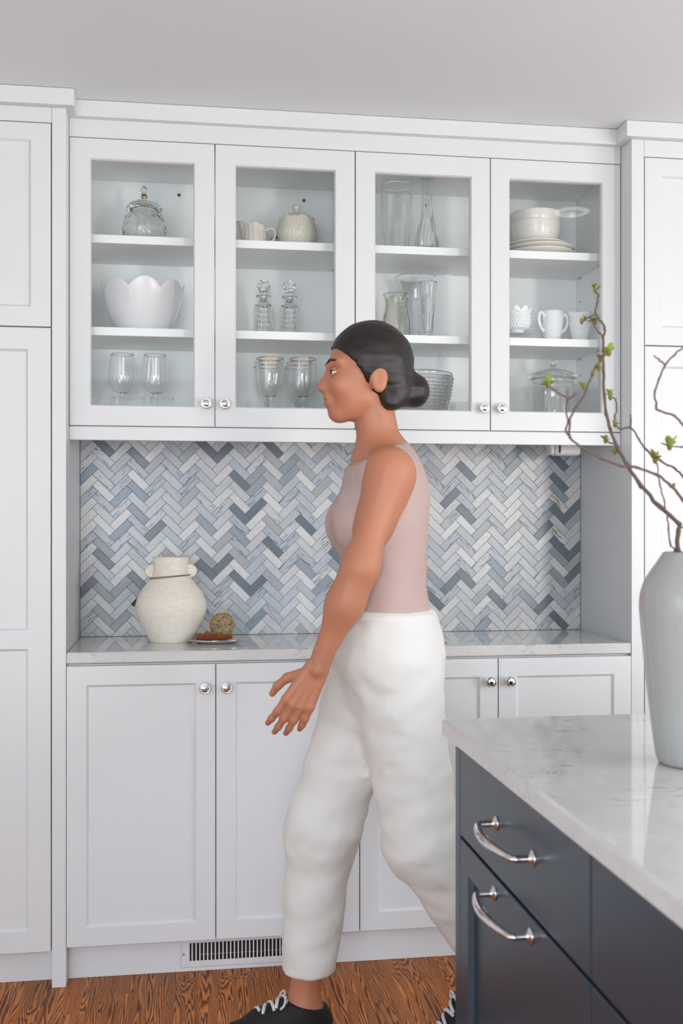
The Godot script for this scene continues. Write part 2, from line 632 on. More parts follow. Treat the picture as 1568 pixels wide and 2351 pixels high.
func room() -> void:
	# floor: oak boards that run towards the tiled wall
	var sub := struct("floor", box(Vector3(-2.9, -0.12, -0.12), Vector3(4.5, -0.0022, 6.7)), M.gap, "red oak strip floor")
	rng.seed = 7
	var rest := flat()
	var bw := 0.0572
	var x := -2.62
	while x < 4.3:
		var z := -0.02 - rng.randf() * 0.9
		while z < 6.6:
			var len := rng.randf_range(0.6, 1.5)
			var z1 := minf(z + len, 6.62)
			var za := maxf(z, -0.02)
			uv_a = Vector3(1.0 / 0.25, 0, 0)
			uv_b = Vector3(0, 0, 1.0 / 0.9)
			uv_o = Vector3(x - rng.randf() * 0.25, 0, rng.randf() * 3.0)
			var near := x > -0.55 and x < 1.25 and z < 1.7 and z1 > 0.3
			var st := flat() if near else rest
			var g := 0.0002
			bx(st, Vector3(x + g, -0.02, za + g), Vector3(x + bw - g, 0.0, z1 - g), 0.00035)
			if near:
				part(sub, "plank", st, M.oaks[rng.randi() % 4])
			z = z1
		x += bw
	part(sub, "planks", rest, M.oaks[0]).set_meta("kind", "stuff")
	uv_o = Vector3.ZERO; uv_a = Vector3.RIGHT; uv_b = Vector3.UP
	tag(part(self, "carpet", box(Vector3(-2.3, 0.0002, 4.35), Vector3(4.0, 0.014, 6.4), 0.006), M.carpet), "pale wool carpet laid in the room behind the camera", "carpet")
	struct("ceiling", box(Vector3(-2.9, CEIL, -0.12), Vector3(4.5, CEIL + 0.12, 6.7)), M.ceiling, "smooth white painted ceiling")
	struct("wall_back", box(Vector3(-2.9, 0, -0.14), Vector3(4.5, CEIL, -0.012)), M.wall, "wall behind the cabinets")
	# left wall with a wide window
	var wl := flat()
	for q in [[0.0, 0.7, 3.75, 6.05], [2.3, CEIL, 3.75, 6.05], [0.0, CEIL, -0.012, 3.75], [0.0, CEIL, 6.05, 6.6]]:
		bx(wl, Vector3(-2.78, q[0], q[2]), Vector3(-2.64, q[1], q[3]))
	struct("wall_left", wl, M.wall, "white side wall with a wide window")
	var w3 := flat()
	for q in [[0.7, 0.75, 3.75, 6.05], [2.25, 2.3, 3.75, 6.05], [0.7, 2.3, 3.75, 3.8], [0.7, 2.3, 6.0, 6.05], [0.7, 2.3, 4.87, 4.93]]:
		bx(w3, Vector3(-2.72, q[0], q[2]), Vector3(-2.66, q[1], q[3]))
	var wo3 := struct("window_3", w3, M.paint, "wide white window in the side wall")
	part(wo3, "pane", box(Vector3(-2.692, 0.73, 3.78), Vector3(-2.686, 2.27, 6.02), 0.0005), M.pane)
	# right wall with a wide sliding glass door
	var wr := flat()
	for q in [[0.0, CEIL, -0.012, 1.95], [0.0, CEIL, 4.45, 6.6], [2.15, CEIL, 1.95, 4.45]]:
		bx(wr, Vector3(4.3, q[0], q[2]), Vector3(4.42, q[1], q[3]))
	struct("wall_right", wr, M.wall, "white side wall with a sliding glass door")
	var w1 := flat()
	for q in [[0.0, 2.15, 1.95, 2.03], [0.0, 2.15, 3.16, 3.24], [0.0, 2.15, 4.37, 4.45], [0.0, 0.08, 2.03, 4.37], [2.07, 2.15, 2.03, 4.37]]:
		bx(w1, Vector3(4.31, q[0], q[2]), Vector3(4.37, q[1], q[3]))
	var wo := struct("door_2", w1, M.paint, "wide white sliding glass door")
	part(wo, "pane", box(Vector3(4.335, 0.07, 2.02), Vector3(4.341, 2.08, 4.38), 0.0005), M.pane)
	# wall behind the camera with a window and a glazed door
	var wf := flat()
	for q in [[-2.78, -1.6, 0.0, CEIL], [-1.6, 0.4, 0.0, 0.5], [-1.6, 0.4, 2.2, CEIL], [0.4, 3.1, 0.0, CEIL], [3.1, 3.8, 2.1, CEIL], [3.8, 4.42, 0.0, CEIL]]:
		bx(wf, Vector3(q[0], q[2], 6.5), Vector3(q[1], q[3], 6.62))
	struct("wall_front", wf, M.wall, "white wall behind the camera")
	var w2 := flat()
	for q in [[-1.6, -1.55], [-0.63, -0.57], [0.35, 0.4]]:
		bx(w2, Vector3(q[0], 0.5, 6.51), Vector3(q[1], 2.2, 6.57))
	bx(w2, Vector3(-1.6, 0.5, 6.51), Vector3(0.4, 0.55, 6.57))
	bx(w2, Vector3(-1.6, 2.15, 6.51), Vector3(0.4, 2.2, 6.57))
	wo = struct("window_2", w2, M.paint, "white window behind the camera")
	part(wo, "pane", box(Vector3(-1.57, 0.53, 6.535), Vector3(0.37, 2.17, 6.541), 0.0005), M.pane)
	var d := flat()
	for q in [[3.1, 3.2, 0.0, 2.1], [3.7, 3.8, 0.0, 2.1], [3.2, 3.7, 0.0, 0.15], [3.2, 3.7, 1.98, 2.1]]:
		bx(d, Vector3(q[0], q[2], 6.51), Vector3(q[1], q[3], 6.56))
	wo = struct("door_1", d, M.paint, "narrow glazed door")
	part(wo, "pane", box(Vector3(3.19, 0.14, 6.53), Vector3(3.71, 1.99, 6.536), 0.0005), M.pane)
	# a recessed lamp and a pendant on the ceiling, seen only as reflections in the cabinet glass
	var r := thing("recessed_light", "round white recessed ceiling light mirrored in the far right cabinet pane", "ceiling light", Vector3(1.78, CEIL, 1.13))
	part(r, "trim_ring", lathe([Vector2(0.043, 0.0), Vector2(0.046, -0.005), Vector2(0.062, -0.0045), Vector2(0.066, 0.0)], 48), M.ring)
	var ol := OmniLight3D.new()
	ol.name = "recessed_light_glow"
	add_child(ol)
	ol.position = Vector3(1.78, CEIL - 0.014, 1.13)
	ol.light_energy = 0.0003
	ol.light_size = 0.01
	ol.omni_range = 15.0
	ol.omni_attenuation = 2.0
	ol.shadow_enabled = true
	part(r, "lamp_face", lathe([Vector2(0, -0.0012), Vector2(0.044, -0.0012), Vector2(0.0, -0.0006)], 32), M.nickel)
	var p := thing("pendant_lamp", "glass pendant lamp whose canopy and rod are mirrored in the cabinet glass", "pendant lamp", Vector3(1.515, CEIL, 2.15))
	part(p, "canopy", lathe([Vector2(0, -0.024), Vector2(0.055, -0.023), Vector2(0.064, -0.014), Vector2(0.065, 0.0)], 40), M.nickel)
	part(p, "rod", lathe([Vector2(0.003, -0.40), Vector2(0.003, -0.02)], 10), M.nickel)
	part(p, "socket", lathe([Vector2(0, -0.45), Vector2(0.018, -0.45), Vector2(0.018, -0.405), Vector2(0.006, -0.395), Vector2(0.003, -0.39)], 20), M.nickel)
	part(p, "globe", lathe(curve([Vector2(0.02, -0.43), Vector2(0.07, -0.48), Vector2(0.085, -0.54), Vector2(0.06, -0.61), Vector2(0.0, -0.63)]), 32), M.glass)

# ------------------------------------------------------------------ herringbone marble

func backsplash() -> void:
	var b := thing("tile_backsplash", "herringbone backsplash of white, grey and blue marble tiles above the worktop", "backsplash", Vector3(0, CT, 0))
	part(b, "grout", box(Vector3(0.001, CT, -0.011), Vector3(W - 0.001, S0, -0.0014), 0.0004), M.grout, -b.position)
	var u := 0.0176
	var gap := 0.0011
	var area := PackedVector2Array([Vector2(0.0015, CT + 0.001), Vector2(W - 0.0015, CT + 0.001), Vector2(W - 0.0015, S0 - 0.001), Vector2(0.0015, S0 - 0.001)])
	# tones that stand out, by column and row: "\" tiles first, then "/" tiles
	var marked := {
		"D0": "-7S -4V 2M 3S 6M", "D1": "-6S -3B -1B 0U 5S 6M -5U", "D3": "-7S 0M 3M 4S", "D4": "-4S -1S 1M 5S 3G", "D5": "-7S 2S", "D6": "0S 4M", "D7": "3S 4M -2M 6M", "D8": "2G 7M",
		"D9": "8M", "D10": "5M 7S -5G", "D11": "-5S -1S 5S 9P", "D12": "4B 5M 7S 3U -6U", "D13": "-3P 7M 2P 3P", "D14": "-6S -4S -3M -2R -1S 1R 2S 3M 6V 9S 5M",
		"E-1": "-4B 6S -2U 2U", "E0": "-2B 1B 2V 6M 9M -5G -3U", "E1": "1S 7U", "E2": "-2G 5M -6G", "E3": "-6S 4S 7V 6U", "E4": "-4M -3M -1S 6S 9B", "E5": "-5M -4M 9P 1V 4U", "E6": "2V 5V 6M -3G",
		"E7": "2M -1M 5M", "E8": "-5G 3G 8M", "E9": "7M 9M -4G", "E10": "-2S 6S 2U", "E11": "-3P 10B 4V 7G", "E12": "-6M -5M 5U 8P", "E13": "-4V 0M 1S 5V 8S -1U", "E14": "-1S 3S 5S 0G 7U 8V"}
	var tone := {}
	for k in marked:
		for w in marked[k].split(" "):
			tone[k + ":" + w.left(w.length() - 1)] = w.right(1)
	rng.seed = 17
	var common := "WWWWWLLLLLLPPPGUUV"
	var shapes := {}
	var cut := []
	var whole := []
	for k in range(-2, 17):
		for j in range(-10, 14):
			for o in 2:
				var lc := Vector2(0.0375 + 0.1056 * k, 1.2797 - 0.0352 * j)
				var c := lc + (Vector2(2, -1) if o == 0 else Vector2(5, 0)) * u
				var a := Vector2(1, -1).normalized() if o == 0 else Vector2(1, 1).normalized()
				var n := Vector2(-a.y, a.x)
				var hl := u * 1.41421 * 1.5 - gap / 2.0
				var hw := u * 1.41421 * 0.5 - gap / 2.0
				var poly := PackedVector2Array([c - a * hl - n * hw, c + a * hl - n * hw, c + a * hl + n * hw, c - a * hl + n * hw])
				var key := ("D%d:%d" if o == 0 else "E%d:%d") % [k, j]
				var t: String = tone.get(key, common[rng.randi() % common.length()])
				var variant := rng.randi() % 7
				var tilt := Vector3(rng.randfn(0.0, 0.004), rng.randfn(0.0, 0.004), 0)
				var inside := true
				for p in poly:
					if not Geometry2D.is_point_in_polygon(p, area): inside = false
				if inside:
					whole.append([o, variant, c, a, n, hl, hw, t, tilt])
					continue
				for piece in Geometry2D.intersect_polygons(poly, area):
					var mid := Vector2.ZERO
					for p in piece: mid += p / piece.size()
					var size := 0.0
					for i in piece.size(): size += absf((piece[i] - mid).cross(piece[(i + 1) % piece.size()] - mid)) * 0.5
					if size > 2e-5: cut.append([piece, mid, c, a, n, t, size, variant])
	var singles := 0
	# whole tiles that the jug and the woman hide least come first; 300 tiles are parts of their own
	for q in whole:
		var skey := "%d_%d" % [q[0], q[1]]
		if not shapes.has(skey):
			var st := flat()
			uv_o = Vector3(-0.04 - 0.017 * q[1], -0.02 - 0.061 * q[1], 0)
			uv_a = Vector3(q[3].x, q[3].y, 0) / 0.16
			uv_b = Vector3(q[4].x, q[4].y, 0) / 0.08
			slab(st, PackedVector2Array([q[3] * -q[5] - q[4] * q[6], q[3] * q[5] - q[4] * q[6], q[3] * q[5] + q[4] * q[6], q[3] * -q[5] + q[4] * q[6]]), 0.008, 0.00045)
			shapes[skey] = done(st)
	var seen := []
	var hidden := []
	for q in whole:
		var c: Vector2 = q[2]
		var covered: bool = (c.x > 0.74 and c.x < 0.98) or (c.x > 0.2 and c.x < 0.36 and c.y < 1.1)
		(hidden if covered else seen).append(q)
	seen.append_array(hidden)
	var leftovers := {}
	for q in seen:
		if singles < 300:
			singles += 1
			var o := put(b, "tile", shapes["%d_%d" % [q[0], q[1]]], M["tile_" + q[7]], Vector3(q[2].x, q[2].y - CT, 0))
			o.rotation = q[8]
		else:
			cut.append([PackedVector2Array([q[2] - q[3] * q[5] - q[4] * q[6], q[2] + q[3] * q[5] - q[4] * q[6], q[2] + q[3] * q[5] + q[4] * q[6], q[2] - q[3] * q[5] + q[4] * q[6]]), q[2], q[2], q[3], q[4], q[7], 1.0, q[1]])
	cut.sort_custom(func(p, q): return p[6] > q[6])
	for q in cut:
		var tn: String = q[5]
		var mid: Vector2 = q[1]
		var local := PackedVector2Array()
		for p in q[0]: local.append(p - mid)
		uv_a = Vector3(q[3].x, q[3].y, 0) / 0.16
		uv_b = Vector3(q[4].x, q[4].y, 0) / 0.08
		var uo: Vector3 = Vector3(q[2].x - mid.x, q[2].y - mid.y, 0)
		uv_o = uo + Vector3(-0.04 - 0.017 * q[7], -0.02 - 0.061 * q[7], 0)
		var st: SurfaceTool
		if singles < 300:
			singles += 1
			st = flat()
			slab(st, local, 0.008, 0.00045)
			part(b, "tile", st, M["tile_" + tn], Vector3(mid.x, mid.y - CT, 0))
		else:
			if not leftovers.has(tn): leftovers[tn] = flat()
			var moved := PackedVector2Array()
			uv_o += Vector3(mid.x, mid.y - CT, 0)
			for p in q[0]: moved.append(p - Vector2(0, CT))
			slab(leftovers[tn], moved, 0.008, 0.00045)
	# the rest of the same tiling as one part: one surface for each tone
	var am := ArrayMesh.new()
	for tn in leftovers:
		leftovers[tn].generate_normals()
		am = leftovers[tn].commit(am)
		am.surface_set_material(am.get_surface_count() - 1, M["tile_" + tn])
	var mi := MeshInstance3D.new()
	mi.name = "edge_tiles"
	mi.mesh = am
	mi.set_meta("kind", "stuff")
	b.add_child(mi, true)
	uv_o = Vector3.ZERO; uv_a = Vector3.RIGHT; uv_b = Vector3.UP

# ------------------------------------------------------------------ cabinets

func knob(door: Node3D, x: float, y: float, label: String) -> void:
	var prof := [Vector2(0, 0.0), Vector2(0.0085, 0.0), Vector2(0.0075, 0.004), Vector2(0.006, 0.011), Vector2(0.008, 0.015), Vector2(0.0145, 0.0175), Vector2(0.0158, 0.0205), Vector2(0.0152, 0.0235), Vector2(0.0128, 0.0245), Vector2(0.0122, 0.0238), Vector2(0.009, 0.0262), Vector2(0.0, 0.0275)]
	var o := part(door, "knob", lathe(prof, 36), M.chrome, Vector3(x, y, 0))
	o.rotation.x = PI / 2
	o.set_meta("label", label)

func glass_door(unit: Node3D, x: float, knob_x: float) -> void:
	var w := W / 4.0 - 0.003
	var h := 2.3514 - 1.5435
	var s := 0.0555
	var d := part(unit, "door", shaker(0, w, 0, h, 0.02, [[s, w - s, s, h - s]], 0.006, 0.0035, false), M.paint, Vector3(x + 0.0015, 1.5435, ZU) - unit.position)
	part(d, "pane", box(Vector3(s - 0.006, s - 0.006, -0.018), Vector3(w - s + 0.006, h - s + 0.006, -0.014), 0.0003), M.pane)
	var kx := knob_x - x - 0.0015
	knob(d, kx, 1.6085 - 1.5435, "round chrome knob")
	# hinges on the side away from the knob
	var hx := 0.004 if kx > w / 2 else w - 0.004
	for hy in [0.105, 0.70]:
		var st := flat()
		bx(st, Vector3(hx - 0.012, hy - 0.02, -0.034), Vector3(hx + 0.012, hy + 0.02, -0.0205), 0.002)
		part(d, "hinge", st, M.nickel)

func panel_door(unit: Node3D, x0: float, x1: float, y0: float, y1: float, zf: float, holes: Array) -> Node3D:
	var local := []
	for q in holes: local.append([q[0] - x0, q[1] - x0, q[2] - y0, q[3] - y0])
	return part(unit, "door", shaker(0, x1 - x0, 0, y1 - y0, 0.019, local, 0.007, 0.0065, true), M.paint, Vector3(x0, y0, zf) - unit.position)

func cabinets() -> void:
	# wall cabinets: two units of two glass doors
	for k in 2:
		var x0 := 0.001 + k * W / 2.0
		var x1 := W / 2.0 - 0.0005 + k * W / 2.0
		var at := Vector3((x0 + x1) / 2.0, S0 - 0.019, 0)
		var c := thing("wall_cabinet", ["white wall cabinet with two glass doors, over the clay jug", "white wall cabinet with two glass doors, nearer the budding branches"][k], "cabinet", at, "glass-fronted wall cabinets")
		var st := flat()
		var zf := ZU - 0.0212
		bx(st, Vector3(x0, S0 - 0.019, 0.0), Vector3(x0 + 0.018, 2.352, zf))
		bx(st, Vector3(x1 - 0.018, S0 - 0.019, 0.0), Vector3(x1, 2.352, zf))
		bx(st, Vector3(x0 + 0.018, 2.334, 0.0), Vector3(x1 - 0.018, 2.352, zf))
		bx(st, Vector3(x0 + 0.018, S0 - 0.019, 0.0), Vector3(x1 - 0.018, S0, zf))
		part(c, "carcass", st, M.inside, -at)
		part(c, "back_panel", box(Vector3(x0 + 0.018, S0, 0.0), Vector3(x1 - 0.018, 2.334, 0.008)), M.inside, -at)
		for y in [S1, S2]:
			var sh := part(c, "shelf", box(Vector3(x0 + 0.0195, y - 0.024, 0.009), Vector3(x1 - 0.0195, y, 0.272), 0.001), M.inside, -at)
			for px in [x0 + 0.0205, x1 - 0.0205]:
				for pz in [0.05, 0.225]:
					part(sh, "shelf_pin", box(Vector3(px - 0.006, y - 0.030, pz - 0.006), Vector3(px + 0.006, y - 0.0235, pz + 0.006), 0.001), M.nickel)
		for px in ([0.305, 0.6997] if k == 0 else [1.09, 1.4948]):
			var cap := part(c, "screw_cap", lathe([Vector2(0, 0), Vector2(0.0052, 0), Vector2(0.0052, 0.001), Vector2(0.0035, 0.0014), Vector2(0, 0.0014)], 16), M.brown, Vector3(px, 2.2986, 0.008) - at)
			cap.rotation.x = PI / 2
		# rows of shelf-pin holes in the end panel
		var dots := flat()
		for hy in [1.72, 1.752, 1.962, 1.994]:
			for px in [x0 + 0.0181, x1 - 0.0181]:
				bx(dots, Vector3(px - 0.0004, hy - 0.0025, 0.044), Vector3(px + 0.0004, hy + 0.0025, 0.049), 0.0001)
		part(c, "pin_hole", dots, M.gap, -at).set_meta("kind", "stuff")
		if k == 0:
			glass_door(c, 0.0, 0.3812)
			glass_door(c, W / 4.0, 0.4342)
		else:
			glass_door(c, W / 2.0, 1.1963)
			glass_door(c, W * 0.75, 1.2495)
	# frieze, light rail and crown
	struct("trim_1", box(Vector3(0.0005, 2.3535, 0.02), Vector3(W - 0.0005, 2.44, ZU)), M.paint, "white frieze board above the glass doors")
	struct("trim_2", box(Vector3(0.0005, 1.5026, ZU - 0.02), Vector3(W - 0.0005, 1.5405, ZU)), M.paint, "white rail under the glass doors")
	var crown := flat()
	var yb := 2.4035
	# plan of the crown: along the left tall unit, back to the wall cabinets, out again round the right tall unit
	var po := [Vector2(-1.3, 0.4335), Vector2(0.0228, 0.4335), Vector2(0.0228, 0.357), Vector2(1.6035, 0.357), Vector2(1.6035, 0.4335), Vector2(3.2, 0.4335)]
	var pi := [Vector2(-1.3, 0.3), Vector2(-0.05, 0.3), Vector2(-0.05, 0.3), Vector2(1.7, 0.3), Vector2(1.7, 0.3), Vector2(3.2, 0.3)]
	for i in 5:
		var a: Vector2 = po[i]
		var b: Vector2 = po[i + 1]
		var out := Vector3(0, 0, 1) if i % 2 == 0 else (Vector3(1, 0, 0) if i == 1 else Vector3(-1, 0, 0))
		var in_ := -out * 0.003
		face(crown, [Vector3(a.x, yb, a.y), Vector3(b.x, yb, b.y), Vector3(b.x, CEIL - 0.0015, b.y), Vector3(a.x, CEIL - 0.0015, a.y)], out)
		if i % 2 == 0:
			face(crown, [Vector3(a.x, yb, a.y), Vector3(b.x, yb, b.y), Vector3(b.x, yb, 0.28), Vector3(a.x, yb, 0.28)], Vector3.DOWN)
			face(crown, [Vector3(a.x, CEIL - 0.0015, a.y), Vector3(b.x, CEIL - 0.0015, b.y), Vector3(b.x, CEIL - 0.0015, 0.28), Vector3(a.x, CEIL - 0.0015, 0.28)], Vector3.UP)
	struct("trim_3", crown, M.paint, "square white crown moulding stepping round the tall cabinets")
	# slim light strips under the wall cabinets and the plug box at their end
	var clip := thing("under_cabinet_light", "slim white light strip under the wall cabinet, above the jug, first of the row", "light strip", Vector3(0.15, 1.5245, 0.25), "under-cabinet light strips")
	part(clip, "housing", box(Vector3(-0.04, -0.009, -0.012), Vector3(0.04, 0.0, 0.012), 0.002), M.plastic)
	part(clip, "lens", box(Vector3(-0.036, -0.012, -0.008), Vector3(0.036, -0.0085, 0.008), 0.001), M.white_ceramic)
	var names := ["second", "third", "fourth", "fifth", "sixth", "seventh", "eighth"]
	for i in 7:
		again(clip, Vector3(0.15 + 0.178 * (i + 1), 1.5245, 0.25), "slim white light strip under the wall cabinet, %s from the jug end" % names[i])
	var pb := thing("power_box", "small white power box under the wall cabinet beside the end panel", "power box", Vector3(1.515, 1.4925, 0.16))
	part(pb, "cover", box(Vector3(-0.042, -0.011, -0.03), Vector3(0.042, 0.033, 0.03), 0.006), M.plastic)
	part(pb, "end_cap", box(Vector3(-0.056, -0.008, -0.024), Vector3(-0.0425, 0.033, 0.024), 0.004), M.plastic)
	part(pb, "cord", tube_of([Vector3(-0.03, -0.004, 0.031), Vector3(-0.03, 0.012, 0.034), Vector3(-0.031, 0.03, 0.033)], 0.0025), M.black)
	# base cabinets
	for k in 2:
		var x0 := 0.0005 + k * W / 2.0
		var x1 := W / 2.0 - 0.0005 + k * W / 2.0
		var at := Vector3((x0 + x1) / 2.0, 0, 0.2)
		var c := thing("base_cabinet", ["white shaker base cabinet with two doors under the clay jug", "white shaker base cabinet with two doors beside the island"][k], "cabinet", at, "base cabinets")
		part(c, "carcass", box(Vector3(x0, 0.1, 0.0), Vector3(x1, 0.8805, ZB - 0.0205)), M.paint, -at)
		for i in 2:
			var dx := x0 - 0.0005 + i * W / 4.0
			var a := dx + 0.0015
			var b := dx + W / 4.0 - 0.0015
			var d := panel_door(c, a, b, 0.1083, 0.8765, ZB, [[a + 0.0525, b - 0.0525, 0.1605, 0.8245]])
			knob(d, ([0.3757, 0.4352, 1.1929, 1.2513][k * 2 + i]) - a, 0.8115 - 0.1083, "round chrome knob")
	# toe kick and the register in it
	struct("trim_4", box(Vector3(0.0005, 0.0, 0.33), Vector3(W - 0.0005, 0.0995, 0.355)), M.paint, "white toe kick board")
	vent()
	# tall cabinets on either side
	tall(0)
	tall(1)

func tube_of(pts: Array, r: float, segs := 10) -> SurfaceTool:
	var st := smooth()
	tube(st, spline(pts, 5), r, segs)
	return st

func vent() -> void:
	var x0 := 0.3125
	var x1 := 0.642
	var y0 := 0.0125
	var y1 := 0.0905
	var v := thing("vent_register", "white metal floor register with upright slats in the toe kick", "vent", Vector3((x0 + x1) / 2, 0, 0.355))
	part(v, "duct", box(Vector3(x0 + 0.02, 0.029, 0.3552), Vector3(x1 - 0.02, 0.082, 0.3560), 0.0002), M.black, -v.position)
	var st := flat()
	bx(st, Vector3(x0, y0, 0.3552), Vector3(x0 + 0.0225, y1, 0.3595), 0.002)
	bx(st, Vector3(x1 - 0.0225, y0, 0.3552), Vector3(x1, y1, 0.3595), 0.002)
	bx(st, Vector3(x0 + 0.02, y0, 0.3552), Vector3(x1 - 0.02, 0.0305, 0.3595), 0.002)
	bx(st, Vector3(x0 + 0.02, 0.0805, 0.3552), Vector3(x1 - 0.02, y1, 0.3595), 0.002)
	part(v, "frame", st, M.plastic, -v.position)
	part(v, "damper", box(Vector3(x0 + 0.05, 0.046, 0.3562), Vector3(x1 - 0.03, 0.0485, 0.3572), 0.0005), M.nickel, -v.position)
	var sm: ArrayMesh = done(box(Vector3(-0.0019, 0.0297, -0.0012), Vector3(0.0019, 0.0812, 0.0015), 0.0006))
	for i in 26:
		put(v, "slat", sm, M.plastic, Vector3(x0 + 0.0295 + i * 0.01083, 0, 0.3578) - v.position)
	var sc := part(v, "screw", lathe([Vector2(0, 0), Vector2(0.004, 0), Vector2(0.0036, 0.0012), Vector2(0.0, 0.0018)], 14), M.nickel, Vector3(x0 + 0.006, 0.052, 0.3595) - v.position)
	sc.rotation.x = PI / 2

func tall(k: int) -> void:
	var c := thing("tall_cabinet", ["tall white shaker pantry cabinet beyond the vent end of the worktop", "tall white shaker pantry cabinet behind the budding branches"][k], "cabinet", Vector3(-0.5 if k == 0 else 2.2, 0, 0.2), "tall pantry cabinets")
	var p := -c.position
	if k == 0:
		part(c, "end_panel", box(Vector3(-0.0379, 0, 0.0), Vector3(0, 2.4033, ZP), 0.001), M.paint, p)
		part(c, "carcass", box(Vector3(-1.25, 0.09, 0.0), Vector3(-0.0384, 2.4033, ZP - 0.0205)), M.paint, p)
		part(c, "frieze", box(Vector3(-1.25, 2.3615, ZP - 0.02), Vector3(-0.0386, 2.4033, ZP - 0.0004)), M.paint, p)
		part(c, "kick_board", box(Vector3(-1.25, 0.0, 0.33), Vector3(-0.0384, 0.0895, 0.355)), M.paint, p)
		for i in 2:
			var b := -0.0410 - i * 0.6
			var a := b - 0.597
			panel_door(c, a, b, 1.8046, 2.3590, ZP, [[a + 0.051, b - 0.0520, 1.8575, 2.3135]])
			panel_door(c, a, b, 0.0994, 1.8010, ZP, [[a + 0.051, b - 0.0600, 0.1585, 0.9265], [a + 0.051, b - 0.0600, 0.9765, 1.7425]])
	else:
		part(c, "end_panel", box(Vector3(W + 0.0011, 0, 0.0), Vector3(1.6661, 2.4033, ZP), 0.001), M.paint, p)
		part(c, "carcass", box(Vector3(1.6665, 0.09, 0.0), Vector3(3.1, 2.4033, ZP - 0.0205)), M.paint, p)
		part(c, "frieze", box(Vector3(1.6668, 2.3535, ZP - 0.02), Vector3(3.1, 2.4033, ZP - 0.0004)), M.paint, p)
		part(c, "kick_board", box(Vector3(1.6665, 0.0, 0.33), Vector3(3.1, 0.0895, 0.355)), M.paint, p)
		for i in 2:
			var a := 1.6690 + i * 0.6
			var b := a + 0.597
			panel_door(c, a, b, 1.7960, 2.3510, ZP, [[a + 0.0500, b - 0.051, 1.8490, 2.2990]])
			panel_door(c, a, b, 0.0994, 1.7920, ZP, [[a + 0.0500, b - 0.051, 0.1585, 0.9265], [a + 0.0500, b - 0.051, 0.9765, 1.7340]])

# ------------------------------------------------------------------ worktop and what stands on it

